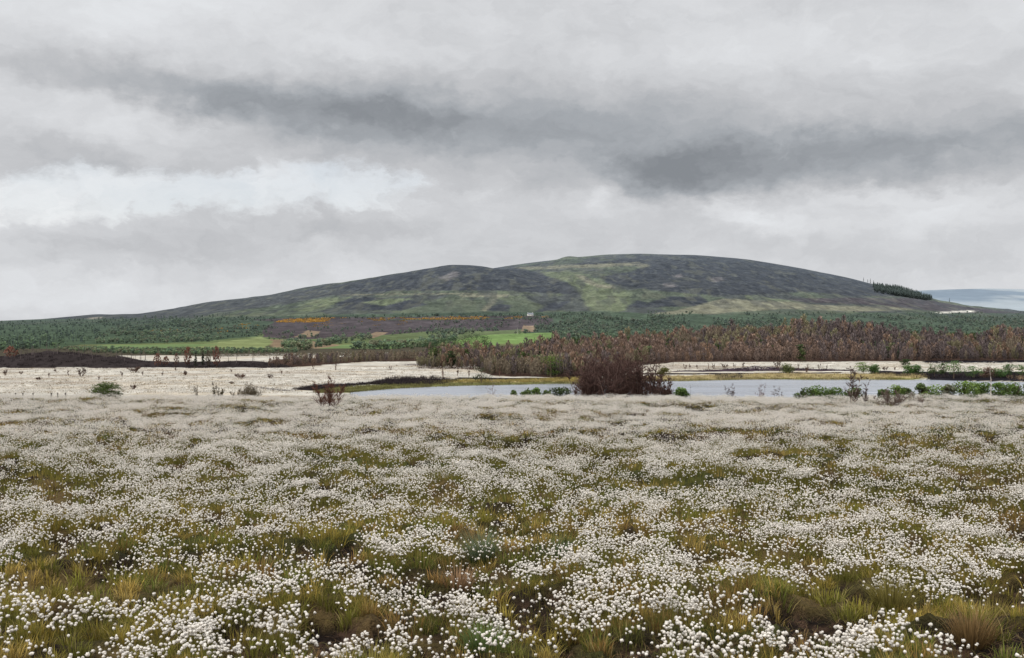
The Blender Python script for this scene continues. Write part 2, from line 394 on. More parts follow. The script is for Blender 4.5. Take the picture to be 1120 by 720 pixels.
# ------------------------------------------------------------------ valley floor and hill
WHITE = s2l(178, 173, 163)
LC = {  # land cover of the valley floor
    'black': s2l(34, 32, 36), 'purple': s2l(62, 52, 58), 'reed': s2l(150, 136, 98), 'olive': s2l(98, 98, 60), 'floor': s2l(66, 52, 46), 'burnt': s2l(48, 43, 43)}
VAL = [
    ('floor', [(455, 403), (520, 404), (538, 411), (600, 413), (650, 412.5), (690, 401), (740, 396), (1120, 395), (1500, 395), (1500, 340), (560, 340), (540, 384), (470, 386)]),
    ('floor', [(285, 403), (320, 402), (400, 396), (470, 395), (470, 390), (380, 391), (300, 393)]),
    ('burnt', [(-400, 403), (150, 402.5), (318, 402.5), (316, 399), (280, 395), (200, 396), (160, 395), (60, 375), (-400, 375)]),
    ('black', [(318, 426), (345, 421), (400, 418.5), (425, 415), (450, 414), (480, 414.5), (505, 416), (480, 421), (440, 421), (402, 421), (372, 424), (345, 428)]),
    ('black', [(276, 423), (300, 425), (330, 428), (300, 427.5)]),
    ('olive', [(345, 427.5), (370, 424), (402, 421.5), (440, 420.5), (470, 421.5), (470, 424), (440, 429), (345, 430)]),
    ('olive', [(438, 423), (460, 418), (500, 415.5), (560, 416), (640, 413.5), (640, 424), (438, 427)]),
    ('reed', [(470, 418.5), (500, 416.2), (560, 416), (640, 413), (660, 415), (640, 418), (540, 418.5)]),
    ('black', [(500, 413), (590, 413.5), (640, 412), (640, 413.5), (570, 416), (500, 415)]),
    ('reed', [(680, 411.5), (760, 411), (840, 408.8), (960, 408.8), (1010, 410), (1016, 413), (960, 416), (840, 416), (680, 420)]),
    ('olive', [(680, 414.5), (740, 415.5), (840, 413.6), (1000, 413.6), (1016, 414), (960, 418), (680, 421)]),
    ('black', [(690, 409.5), (760, 409.8), (850, 408.7), (920, 408), (920, 407), (800, 408), (690, 408.5)]),
    ('black', [(780, 409), (810, 409), (815, 414), (785, 414.5)]),
    ('purple', [(732, 406), (800, 403.5), (825, 400.5), (850, 401.5), (905, 404.2), (960, 406), (860, 405.8), (735, 406.8)]),
    ('black', [(955, 406), (1040, 406.5), (1500, 407), (1500, 417), (1016, 417), (1010, 410), (958, 409.5)]),
    ('black', [(1010, 397.5), (1120, 396.5), (1300, 396), (1300, 394), (1010, 394.5)]),
    ('purple', [(430, 399), (470, 398), (520, 397.5), (470, 399.5)]),
]
def landcover(u, p, X, Y, base, table, cols, wu, wp, sx):
    uw = u + (fbm(X / sx, Y / sx, 201, 4) - .5) * wu; pw = p + (fbm(X / sx, Y / sx, 207, 4) - .5) * wp
    c = base.copy()
    for k, poly in table:
        m = inpoly(uw, pw, poly)
        c[m] = cols[k] if not callable(cols[k]) else cols[k]
    return c
HC = {'heather': s2l(48, 50, 54), 'heather2': s2l(62, 64, 64), 'purple': s2l(66, 59, 60), 'green': s2l(100, 106, 80), 'lime': s2l(92, 99, 74), 'straw': s2l(110, 108, 90),
      'tan': s2l(118, 102, 84), 'field': s2l(96, 113, 76), 'bright': s2l(100, 121, 72), 'yellowgreen': s2l(112, 120, 82), 'track': s2l(172, 162, 146), 'white': s2l(208, 204, 192),
      'wood': s2l(62, 74, 58), 'rock': s2l(96, 92, 92), 'gorse': s2l(112, 96, 60), 'whitebog': s2l(205, 196, 182)}
HIL = [
    ('heather', [(-700, 364), (-700, 340), (60, 340), (190, 332), (240, 324), (250, 336), (160, 352), (80, 358), (20, 361)]),
    ('heather2', [(60, 352), (100, 345), (150, 344), (190, 338), (240, 328), (300, 322), (340, 316), (380, 310), (400, 318), (360, 324), (330, 330), (250, 340), (170, 350), (60, 356)]),
    ('heather', [(370, 314), (440, 298), (490, 288), (560, 290), (592, 300), (625, 311), (639, 320), (630, 323), (600, 321), (560, 318), (500, 318), (440, 318), (400, 320)]),
    ('heather', [(330, 318), (380, 309), (440, 298), (450, 303), (390, 316)]),
    ('heather', [(360, 329), (400, 325), (440, 327), (470, 333), (440, 340), (380, 339)]),
    ('heather', [(600, 291), (660, 286), (720, 277), (760, 276), (820, 281), (880, 291), (930, 301), (960, 313), (1000, 321), (990, 324), (930, 324), (880, 319), (820, 323), (760, 322), (718, 318), (665, 310), (656, 303), (690, 297), (705, 291), (660, 292)]),
    ('straw', [(560, 293), (600, 291), (650, 289), (700, 287), (702, 290), (640, 293), (580, 295)]),
    ('heather', [(700, 336), (712, 330), (735, 324), (752, 325), (742, 331), (720, 337)]),
    ('heather', [(722, 336), (735, 326), (765, 324), (776, 330), (760, 335)]), ('heather', [(752, 341), (765, 330), (782, 334), (778, 340)]),
    ('heather', [(802, 333), (815, 328), (842, 330), (846, 334), (820, 335)]), ('heather', [(686, 335), (695, 328), (708, 331), (700, 337)]),
    ('heather', [(585, 342), (600, 332), (625, 329), (612, 338)]), ('heather', [(528, 340), (545, 332), (560, 334), (556, 341)]), ('heather', [(640, 326), (660, 322), (672, 325), (655, 328)]),
    ('lime', [(590, 297), (625, 298), (650, 305), (672, 314), (690, 322), (684, 340), (650, 344), (640, 332), (634, 320), (620, 308)]),
    ('straw', [(628, 300), (640, 302), (655, 311), (672, 313), (674, 316), (655, 315), (640, 309)]),
    ('straw', [(372, 322.2), (430, 321.5), (480, 320.8), (545, 320.8), (545, 321.8), (430, 322.6), (372, 323.4)]),
    ('straw', [(526, 340), (545, 323), (549, 323), (531, 341)]), ('straw', [(500, 323), (560, 322), (556, 325), (505, 325)]),
    ('straw', [(700, 345), (740, 340), (790, 327), (860, 330), (900, 334), (1000, 336), (1020, 338), (940, 341), (860, 338), (780, 343)]),
    ('straw', [(695, 290), (706, 288), (712, 291), (700, 293)]), ('rock', [(775, 304), (790, 303), (792, 307), (780, 309)]), ('rock', [(725, 311), (735, 309), (740, 314), (728, 315)]),
    ('rock', [(735, 302), (745, 300), (748, 303), (740, 304)]), ('rock', [(480, 304), (498, 296), (502, 301), (490, 308)]),
    ('lime', [(320, 340), (345, 328), (385, 324), (372, 330), (345, 341)]), ('lime', [(395, 331), (430, 326), (452, 327), (420, 335)]),
    ('purple', [(860, 327), (930, 326), (1000, 326), (1060, 336), (1140, 345), (1140, 350), (1040, 342), (960, 334), (880, 331)]),
    ('white', [(1022, 342), (1044, 340.2), (1066, 339.6), (1066, 341.4), (1044, 341.8), (1024, 343.4)]),
    ('track', [(96, 348.2), (112, 347.2), (112, 348), (97, 349)]),
    ('wood', [(150, 352), (230, 347), (330, 345.5), (430, 343), (560, 342), (660, 340), (720, 344), (860, 344), (960, 342), (1140, 343), (1140, 372), (560, 372), (600, 352), (560, 349), (240, 356), (150, 364)]),
    ('purple', [(282, 353), (340, 350.5), (480, 350), (604, 348), (606, 358), (540, 362), (480, 362), (410, 367), (330, 372), (288, 369)]),
    ('purple', [(236, 352), (300, 348.5), (370, 347), (440, 346.8), (560, 345.5), (600, 345.5), (600, 347.5), (450, 349), (340, 352), (240, 356)]),
    ('tan', [(322, 369), (336, 361), (350, 363), (340, 369)]), ('tan', [(398, 369), (410, 363), (424, 364), (410, 370)]), ('tan', [(570, 363), (573, 356), (588, 357), (584, 363)]),
    ('tan', [(336, 381), (342, 374), (350, 375), (348, 381)]), ('tan', [(294, 371), (330, 372), (390, 380), (300, 384)]),
    ('bright', [(344, 387), (350, 381), (400, 376), (470, 370), (470, 376), (440, 380), (410, 386)]),
    ('field', [(346, 382), (372, 378), (440, 373.5), (460, 374), (440, 379), (380, 384)]),
    ('bright', [(475, 384), (500, 372), (530, 366.5), (612, 363.6), (606, 370), (572, 380), (545, 388), (475, 390)]),
    ('yellowgreen', [(170, 384), (215, 377), (250, 373), (285, 369), (300, 373), (290, 380), (230, 385)]),
    ('wood', [(-500, 378), (-500, 352), (250, 348), (300, 352), (280, 368), (215, 374), (110, 377)]), ('field', [(-400, 390), (60, 382), (110, 378), (200, 376.5), (240, 377), (180, 382), (60, 387)]),
    ('wood', [(-500, 384), (-500, 357), (110, 357), (110, 374), (40, 384)]),
    ('whitebog', [(225, 393), (240, 388), (330, 386.5), (420, 385), (432, 388), (350, 391)]),
]
def hill_color(uu, pp, XX, YY):
    g = fbm(XX / 170, YY / 300, 231, 5); g2 = fbm(XX / 60, YY / 110, 235, 4)
    base = s2l(72, 79, 64)[None] + (s2l(87, 93, 73) - s2l(72, 79, 64))[None] * sstep(.4, .65, g)[:, None]
    w = (sstep(.52, .62, fbm(XX / 140, YY / 260, 241, 5)) * .85)[:, None]; base = base * (1 - w) + HC['heather2'] * w
    w = (sstep(2300, 1900, YY))[:, None]; base = base * (1 - w) + s2l(84, 94, 64) * w
    c = 0
    for q, (wu, wp, sx) in enumerate([(9, 2.6, 40), (13, 3.6, 22), (8, 2.4, 14), (16, 4, 55)]):
        o_ = 777. * q
        c = c + landcover(uu + rng.normal(0, .8, uu.shape), pp + rng.normal(0, .25, pp.shape), XX + o_, YY - o_, base, HIL, HC, wu, wp, sx) / 4
    fl = sstep(2350, 2150, YY)[:, None]
    c = c * (1 - fl) + fl * landcover(uu, pp, XX, YY, base, HIL, HC, 6, 1.2, 45)
    c = c * (.46 + .46 * g2 + .62 * fbm(XX / 16, YY / 30, 245, 3))[:, None]
    up = sstep(2250, 2600, YY)
    sp = sstep(.50, .62, fbm(XX / 9, YY / 26, 271, 4)); c = c * (1 - .30 * sp * up)[:, None]
    sp = sstep(.58, .68, fbm(XX / 12, YY / 30, 277, 4)); c = c + (np.array([.022, .023, .018]) * (sp * up)[:, None])
    gu = fbm(XX / 120, YY / 420, 281, 4); sp = sstep(.025, .0, np.abs(gu - .5)) * up; c = c * (1 - .35 * sp)[:, None]
    fr = fbm(XX / 26, YY / 120, 261, 6); w = (sstep(.54, .64, fr) * .5 * up)[:, None]; c = c * (1 - w) + s2l(58, 59, 60) * w
    fr = fbm(XX / 26, YY / 130, 267, 6); w = (sstep(.57, .68, fr) * .28 * up)[:, None]; c = c * (1 - w) + s2l(100, 100, 82) * w
    hz = (np.clip((YY - 1200) / 3600, 0, 1) * .26)[:, None]            # blue-grey aerial haze painted into the hill colour, growing with distance
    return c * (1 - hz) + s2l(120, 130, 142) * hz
uu, YY, XX, zz, v, f = grid_mesh(np.linspace(-480, 1600, 780), np.geomspace(240, 1302, 560), lambda u, X, Y: z_far(u, Y))
pp = H - zz / YY * F
st = fbm(XX / 22, YY / 13, 211, 5); fine = fbm(XX / 2.2, YY / 7, 215, 3)
base = WHITE[None] * (.62 + .34 * fine + .30 * fbm(XX / .9, YY / 3, 216, 2))[:, None]
w = sstep(.50, .66, st)[:, None] * .38; base = base * (1 - w) + s2l(150, 132, 104) * w
w = sstep(.60, .70, fbm(XX / 34, YY / 14, 219, 5))[:, None] * .45; base = base * (1 - w) + s2l(104, 84, 66) * w
c = landcover(uu, pp, XX, YY, base, VAL, LC, 7, 1.6, 9)
c = c * (.75 + .5 * fbm(XX / 5, YY / 9, 223, 3))[:, None]
dark = zz < -22.05; c[dark] = s2l(70, 66, 56)
w = sstep(1050, 1250, YY)[:, None]; fieldc = s2l(96, 104, 70); c = c * (1 - w) + fieldc * w
hm = (YY > 960) & ~inpoly(uu, pp, VAL[0][1]); hv = landcover(uu, pp, XX, YY, c, HIL[1:], HC, 6, 1.2, 45); hv = hv * (.62 + .76 * fbm(XX / 40, YY / 70, 235, 4))[:, None]; c[hm] = hv[hm]
o = link('valley_floor', tri_mesh('valley_floor', v, f, c, M_moor, True)); tag(o, 'pale cotton grass moor with burnt strips around the water', 'ground', kind='structure')

uu, YY, XX, zz, v, f = grid_mesh(np.concatenate([np.linspace(-640, -10, 120), np.linspace(-8, 1130, 1000), np.linspace(1133, 1760, 120)]), np.geomspace(1299, 6300, 620), lambda u, X, Y: z_far(u, Y) - .02 * (Y < 1302))
pp = H - zz / YY * F
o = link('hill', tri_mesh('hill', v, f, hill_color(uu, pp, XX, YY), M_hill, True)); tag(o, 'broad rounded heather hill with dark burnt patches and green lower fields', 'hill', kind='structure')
# fields on the flat nearer than 1300 m share the same cover
# distant hills
DU = [600, 900, 985, 1010, 1040, 1080, 1120, 1200, 1300, 1500, 1900]; DP = [335, 326, 319, 317.6, 316.6, 315.5, 316.5, 318, 322, 320, 330]
uu, YY, XX, zz, v, f = grid_mesh(np.linspace(560, 1800, 420), np.linspace(9000, 14000, 90),
    lambda u, X, Y: -60 + ((H - sm_interp(u, DU, DP)) / F * 12500 + 60) * np.clip((Y - 9000) / 3500, 0, 1.) ** .8 - np.clip(Y - 12500, 0, None) * .1 + (fbm(X / 900, Y / 900, 61, 4) - .5) * 60 * sstep(12400, 11500, Y) * sstep(9000, 9600, Y))
n = fbm(XX / 500, YY / 700, 251, 5)
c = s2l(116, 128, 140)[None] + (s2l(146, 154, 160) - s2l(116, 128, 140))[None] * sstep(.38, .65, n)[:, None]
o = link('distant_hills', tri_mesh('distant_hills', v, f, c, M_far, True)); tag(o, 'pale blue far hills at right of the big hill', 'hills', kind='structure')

# water sheet
xs = np.linspace(-160, 330, 60); ys = np.linspace(262, 420, 30)
gx, gy = np.meshgrid(xs, ys); v = np.stack([gx.ravel(), gy.ravel(), np.full(gx.size, -22.)], 1)
i = (np.arange(29)[:, None] * 60 + np.arange(59)[None]).ravel(); f = np.stack([i, i + 1, i + 61, i + 60], 1)
o = link('water', tri_mesh('water', v, f, np.zeros((len(v), 3)), M_water)); tag(o, 'still grey loch behind the near bog', 'water', kind='structure')

# ------------------------------------------------------------------ plants: generators
def tube(mb, pts, rad, c, n=4):
    pts = np.asarray(pts, float); V = []; k = len(pts)
    for i in range(k):
        d = pts[min(i + 1, k - 1)] - pts[max(i - 1, 0)]; d = d / (np.linalg.norm(d) + 1e-9)
        a = np.cross(d, [0.31, .95, .1]); a /= np.linalg.norm(a) + 1e-9; b = np.cross(d, a)
        for j in range(n):
            t = 2 * math.pi * j / n; V.append(pts[i] + rad[i] * (a * math.cos(t) + b * math.sin(t)))
    Fc = []
    for i in range(k - 1):
        for j in range(n):
            a0 = i * n + j; a1 = i * n + (j + 1) % n
            Fc += [[a0, a1, a1 + n], [a0, a1 + n, a0 + n]]
    mb.add(V, Fc, c)
def twig(mb, p, q, w, c):
    p = np.asarray(p); q = np.asarray(q); d = q - p
    a = np.cross(d, rng.normal(0, 1, 3)); a = a / (np.linalg.norm(a) + 1e-9) * w
    mb.add([p - a, p + a, q], [[0, 1, 2]], c)
def rdir(up=.5):
    v = rng.normal(0, 1, 3); v[2] = abs(v[2]) * .6 + up; return v / np.linalg.norm(v)
def jit(c, k=.25): return np.asarray(c) * rng.uniform(1 - k, 1 + k)
def bare_tree(h, wd, stems, ctrunk, ctwig, dens=1.0, spread=.5, w0=.03, tw=.012, leaf=None, zmin=.15):
    """leafless or dead tree or shrub: (trunk mesh builder, crown mesh builder)"""
    tr, cr = MB(), MB()
    for s in range(stems):
        a = rng.uniform(0, 2 * math.pi); r = wd / 2 * spread * math.sqrt(rng.uniform(.05, 1)) if stems > 1 else wd * .05
        top = np.array([math.cos(a) * r * 1.6, math.sin(a) * r * 1.6, h * rng.uniform(.62, .98) * (1 - .75 * (r / (wd / 2)) ** 2)])
        b0 = np.array([math.cos(a) * r * .35, math.sin(a) * r * .35, -.15])
        k = 6; pts = []
        for i in range(k):
            t = i / (k - 1); pts.append(b0 + (top - b0) * np.array([t ** .8, t ** .8, t]) + rng.normal(0, .02 * h, 3) * (i > 0) * t)
        w = w0 * rng.uniform(.7, 1.2)
        tube(tr, pts, [w * (1 - .85 * i / (k - 1)) for i in range(k)], jit(ctrunk))
        pts = np.array(pts)
        for j in range(int(13 * dens)):
            t = rng.uniform(zmin, 1); q = t * (k - 1); i = min(int(q), k - 2); p = pts[i] + (pts[i + 1] - pts[i]) * (q - i)
            l = (wd * .32) * rng.uniform(.5, 1.1) * (1.15 - .75 * t); d = rdir(.45); e = p + d * l
            tube(cr, [p, p + d * l * .5 + rng.normal(0, .03 * l, 3), e], [w * .38, w * .28, w * .12], jit(ctwig), 3)
            for m in range(int(9 * dens)):
                tt = rng.uniform(.15, 1); pp_ = p + (e - p) * tt; d2 = d * .5 + rdir(.4) * .8; ee = pp_ + d2 * l * rng.uniform(.25, .6)
                twig(cr, pp_, ee, tw, jit(ctwig, .35))
                for x in range(2): twig(cr, pp_ + (ee - pp_) * rng.uniform(.3, .9), ee + rng.normal(0, .16 * l, 3), tw * .8, jit(ctwig, .35))
                if leaf is not None and rng.uniform() < .55:
                    leafset(cr, ee[None], .06 * max(h, 1.5) / 2, leaf)
    return fit(tr, cr, h, wd if stems > 2 else None)
def fit(tr, cr, h, wd):
    v = np.concatenate(cr.v); zt = np.percentile(v[:, 2], 99.3); r = np.percentile(np.abs(v[:, :2]), 97.5)
    k = np.array([wd / 2 / r, wd / 2 / r, h / zt]) if wd else np.array([1, 1, h / zt])
    for q in (tr, cr): q.v = [a * k for a in q.v]
    return tr, cr
def leafset(mb, P, s, c, flat=0., cj=.3):
    n = len(P); d = rng.normal(0, 1, (n, 3)); d /= np.linalg.norm(d, axis=1)[:, None]
    e = np.cross(d, rng.normal(0, 1, (n, 3))); e /= np.linalg.norm(e, axis=1)[:, None] + 1e-9
    ss = s * rng.uniform(.6, 1.3, (n, 1))
    V = np.stack([P - d * ss, P + e * ss * .55, P + d * ss, P - e * ss * .55], 1)
    c = np.asarray(c)
    C = (c[None] if c.ndim == 1 else c) * rng.uniform(1 - cj, 1 + cj, (n, 1))
    Fc = (np.array([[0, 1, 2], [0, 2, 3]])[None] + (np.arange(n) * 4)[:, None, None]).reshape(-1, 3)
    mb.add(V.reshape(-1, 3), Fc, np.repeat(C, 4, 0))
def lump_crown(mb, h, wd, z0, lumps, per, leaf, c, lobe=.36):
    """uneven crown of leaf clumps"""
    for i in range(lumps):
        t = rng.uniform(0, 1); a = rng.uniform(0, 2 * math.pi)
        prof = math.sin(math.pi * min(.97, .22 + .68 * t)) ** .7
        rr = wd / 2 * prof * math.sqrt(rng.uniform(.1, 1)) * .72
        cen = np.array([rr * math.cos(a), rr * math.sin(a), z0 + (h - z0) * (.10 + .74 * t)])
        R_ = np.array([wd * lobe, wd * lobe, (h - z0) * lobe * .62]) * rng.uniform(.55, 1.05) * .62
        d = rng.normal(0, 1, (per, 3)); d /= np.linalg.norm(d, axis=1)[:, None]
        P = cen + d * R_ * rng.uniform(.55, 1.05, (per, 1))
        tone = rng.uniform(.72, 1.25)
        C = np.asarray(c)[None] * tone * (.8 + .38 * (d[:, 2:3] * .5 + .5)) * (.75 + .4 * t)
        leafset(mb, P, leaf, C, cj=.2)
def shrub(h, wd, c, leaf=.05, lumps=16, per=70, lobe=.52, stem=s2l(70, 58, 46)):
    tr, cr = MB(), MB()
    for s in range(7):
        a = rng.uniform(0, 2 * math.pi); tube(tr, [[0, 0, -.15], [math.cos(a) * wd * .16, math.sin(a) * wd * .16, h * .4], [math.cos(a) * wd * .3, math.sin(a) * wd * .3, h * .75]], [.03 * h, .02 * h, .006 * h], jit(stem))
    lump_crown(cr, h, wd, -.12 * h, int(lumps * 1.5), per, leaf * 1.35, c, lobe)
    return fit(tr, cr, h, wd)
def leafy_tree(h, wd, c, leaf, lumps, per, z0=.2, bark=s2l(96, 84, 72)):
    tr, cr = MB(), MB()
    tube(tr, [[0, 0, -.5], [.02 * h, 0, h * .3], [0, .02 * h, h * .85]], [.03 * h, .022 * h, .006 * h], bark, 5)
    for s in range(5):
        a = rng.uniform(0, 2 * math.pi); z = h * rng.uniform(.25, .55)
        tube(tr, [[0, 0, z], [math.cos(a) * wd * .2, math.sin(a) * wd * .2, z + h * .15], [math.cos(a) * wd * .36, math.sin(a) * wd * .36, z + h * .25]], [.012 * h, .009 * h, .003 * h], bark, 3)
    lump_crown(cr, h, wd, z0 * h, lumps, per, leaf * 1.2, c, .46)
    return fit(tr, cr, h, wd)
def conifer(h, wd, c, n=90, z0=.12, bark=s2l(86, 70, 60)):
    tr, cr = MB(), MB()
    tube(tr, [[0, 0, -.5], [0, 0, h * .5], [0, 0, h]], [.02 * h, .014 * h, .003 * h], bark, 4)
    t = np.sort(rng.uniform(0, 1, n)) ** .9; a = rng.uniform(0, 2 * math.pi, n)
    z = h * (z0 + (1 - z0) * t); r = wd / 2 * (1 - t) ** .85 * rng.uniform(.65, 1.1, n) + .02 * wd
    P0 = np.stack([0 * z, 0 * z, z + .04 * h], 1); P1 = np.stack([r * np.cos(a), r * np.sin(a), z - .02 * h], 1)
    sd = np.stack([-np.sin(a), np.cos(a), 0 * a], 1) * (r * .38 + .03 * wd)[:, None]
    mid = P0 * .45 + P1 * .55
    V = np.stack([P0, mid - sd, P1, mid + sd], 1)
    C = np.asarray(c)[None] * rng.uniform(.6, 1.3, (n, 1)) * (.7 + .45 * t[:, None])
    Fc = (np.array([[0, 1, 2], [0, 2, 3]])[None] + (np.arange(n) * 4)[:, None, None]).reshape(-1, 3)
    cr.add(V.reshape(-1, 3), Fc, np.repeat(C, 4, 0))
    return tr, cr
def wood_tree(h, wd, c, n=85, z0=.14, bark=s2l(92, 78, 70)):
    """slim upright tree with a thin brown crown"""
    tr, cr = MB(), MB()
    x = rng.normal(0, .03 * h, 2)
    tube(tr, [[0, 0, -.6], [x[0] * .4, x[1] * .4, h * .45], [x[0], x[1], h * .97]], [.014 * h, .010 * h, .003 * h], jit(bark), 4)
    t = rng.uniform(0, 1, n) ** .85; a = rng.uniform(0, 2 * math.pi, n)
    prof = np.sin(np.pi * np.clip(.16 + .80 * t, 0, 1)) ** .8
    r = wd / 2 * prof * np.sqrt(rng.uniform(.03, 1, n)); z = h * (z0 + (1 - z0) * t * .98)
    P = np.stack([r * np.cos(a) + x[0] * t, r * np.sin(a) + x[1] * t, z], 1)
    d = np.stack([np.cos(a) * .35, np.sin(a) * .35, 0 * a + 1], 1) + rng.normal(0, .22, (n, 3))
    d /= np.linalg.norm(d, axis=1)[:, None]
    l = h * rng.uniform(.05, .12, (n, 1)); e = np.cross(d, rng.normal(0, 1, (n, 3))); e /= np.linalg.norm(e, axis=1)[:, None]
    w = wd * rng.uniform(.035, .085, (n, 1))
    V = np.stack([P - d * l * .6, P + e * w, P + d * l, P - e * w], 1)
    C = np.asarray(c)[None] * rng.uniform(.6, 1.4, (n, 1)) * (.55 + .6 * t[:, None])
    Fc = (np.array([[0, 1, 2], [0, 2, 3]])[None] + (np.arange(n) * 4)[:, None, None]).reshape(-1, 3)
    cr.add(V.reshape(-1, 3), Fc, np.repeat(C, 4, 0))
    return tr, cr
def place_thing(name, parts, loc, label, cat, group=None, rz=0, sc=1.):
    """parts: list of (part name, MB or mesh, material)"""
    e = empty(name, loc, rz, sc); tag(e, label, cat, group)
    for pn, mb, mt in parts:
        if isinstance(mb, MB): mb.build(pn, mt, e)
        else: link(pn, mb, e)
    return e
def near_pt(u, Y): X = (u - 560) / F * Y; return (X, Y, float(zn(np.array([X]), np.array([Y]))[0]))
def far_pt(u, p):
    X, Y, z = on_ground([u], [p]); return (float(X[0]), float(Y[0]), float(z[0]))
def px(Y): return Y / F               # metres per image unit at a distance

# ------------------------------------------------------------------ big leafless thicket behind the crest
rng = np.random.default_rng(23)
G = 'leafless bushes of the big thicket'
dk = s2l(88, 68, 63); dkt = s2l(108, 90, 84)
THICK = [(640, 74, 39, 34, 8, 'broad dark leafless bush at left end of the big thicket'), (654, 78, 50, 50, 9, 'tallest leafless bush with spreading dark twigs in the big thicket'),
         (678, 80, 52, 48, 9, 'round dark leafless bush in middle of the big thicket'), (700, 75, 45, 42, 8, 'twiggy brown bush between the middle and right of the thicket'),
         (713, 74, 37, 32, 7, 'narrow upright dark bush standing against pale moor in the thicket'), (724, 73, 22, 22, 5, 'low thin grey bush at right end of the big thicket'),
         (668, 73, 40, 34, 8, 'low front bush in the big thicket with pale stems'), (690, 77, 43, 40, 8, 'dark rear bush rising behind the right half of the thicket'), (651, 77, 44, 40, 8, 'dark rear bush rising behind the left half of the thicket')]
for u, Y, hp, wp, st, lab in THICK:
    p = near_pt(u, Y); base = H - p[2] / Y * F
    hh = (hp + base - 432) * px(Y); ww = wp * 1.05 * px(Y)
    tr, cr = bare_tree(hh, ww, st + 3, dkt, dk, 1.3, .66, .045, .013, zmin=.18)
    place_thing('leafless_bush', [('trunk', tr, M_bark), ('crown', cr, M_twig)], p, lab, 'bush', G)

# ------------------------------------------------------------------ single trees and bushes along the crest
def crest_tree(u, Y, top, wp, stems, ct, cw, lab, name='dead_tree', cat='tree', dens=1., leaf=None, w0=.025, tw=.010, zmin=.25, group=None, spread=.5):
    p = near_pt(u, Y); base = H - p[2] / Y * F
    tr, cr = bare_tree((base - top) * px(Y), wp * px(Y), stems, ct, cw, dens, spread, w0, tw, leaf, zmin)
    return place_thing(name, [('trunk', tr, M_bark), ('crown', cr, M_twig)], p, lab, cat, group)
crest_tree(930, 53, 401, 24, 3, s2l(186, 174, 162), s2l(92, 74, 68), 'bare young birch with pale trunk standing before the loch', dens=1.6, w0=.03, tw=.0085, name='birch_tree', zmin=.3)
crest_tree(944, 54, 413, 18, 2, s2l(120, 106, 96), s2l(88, 72, 66), 'smaller leafless sapling right of the pale trunked birch', dens=1.4, w0=.018, tw=.008)
crest_tree(358, 49, 413, 34, 4, s2l(84, 62, 54), s2l(104, 72, 62), 'reddish dead bush leaning over the crest left of the loch', 'dead_bush', 'bush', 1.7, w0=.016, tw=.0075, spread=.75)
crest_tree(974, 52, 426, 28, 9, s2l(112, 98, 90), s2l(118, 102, 94), 'low greyish heap of bare twigs right of the pale trunked birch', 'dead_bush', 'bush', 1.2, w0=.014, tw=.008, spread=.8)
crest_tree(1003, 53, 429, 24, 6, s2l(122, 108, 98), s2l(126, 110, 100), 'thin bare twig bush, lowest of those before the right green shrubs', 'dead_bush', 'bush', 1., w0=.012, tw=.007, spread=.8)
crest_tree(755, 62, 421, 5, 1, s2l(78, 66, 60), s2l(84, 70, 64), 'thin bare sapling just right of a small green shrub', 'sapling', 'sapling', .5, w0=.014, tw=.010)
crest_tree(801, 66, 420, 15, 4, s2l(96, 84, 80), s2l(98, 84, 80), 'scraggy grey sapling against the water in mid right', 'sapling', 'sapling', .7, w0=.012, tw=.010)
crest_tree(831, 72, 419, 13, 4, s2l(128, 112, 112), s2l(132, 114, 114), 'faint pinkish bare sapling against the water', 'sapling', 'sapling', .6, w0=.012, tw=.010)
crest_tree(851, 70, 422, 13, 4, s2l(110, 96, 92), s2l(104, 90, 86), 'small dark twiggy sapling left of the near green shrub strip', 'sapling', 'sapling', .7, w0=.012, tw=.010)
crest_tree(1084, 62, 401, 9, 1, s2l(205, 196, 186), s2l(122, 100, 90), 'slender dead birch with very white trunk among right green shrubs', 'birch_tree', 'tree', .8, w0=.028, tw=.008, zmin=.45)
crest_tree(60, 44, 438, 6, 1, s2l(92, 82, 76), s2l(92, 82, 76), 'single bare stick standing in the white bog at far left', 'bare_sapling', 'sapling', .25, w0=.012, tw=.005)
crest_tree(215, 72, 422, 8, 6, s2l(84, 74, 60), s2l(92, 82, 66), 'small brown twig bush, left one of three on the left crest', 'twig_bush', 'bush', 1., w0=.010, tw=.010, spread=.8)
crest_tree(237, 72, 418, 14, 9, s2l(78, 70, 56), s2l(86, 78, 58), 'upright brown twig bush, middle one of three on the left crest', 'twig_bush', 'bush', 1.2, w0=.012, tw=.010, spread=.8)
crest_tree(270, 72, 420, 32, 14, s2l(92, 82, 68), s2l(98, 88, 72), 'wide low brown twig bush, right one of three on the left crest', 'twig_bush', 'bush', 1.2, w0=.012, tw=.010, spread=.9)
crest_tree(261, 200, 413, 20, 5, s2l(120, 104, 92), s2l(124, 108, 96), 'faint thin bare bush beyond the wide twig bush', 'twig_bush', 'bush', .6, w0=.03, tw=.012, spread=.8)
crest_tree(1112, 64, 414, 18, 5, s2l(110, 92, 84), s2l(112, 88, 78), 'reddish twig bush at the right edge behind green shrubs', 'twig_bush', 'bush', 1., w0=.014, tw=.010, spread=.8)
crest_tree(541, 200, 416, 16, 5, s2l(128, 116, 118), s2l(124, 112, 112), 'grey leafless bush standing in the loch below the dark green tree', 'dead_bush', 'bush', .9, w0=.04, tw=.016, spread=.6)

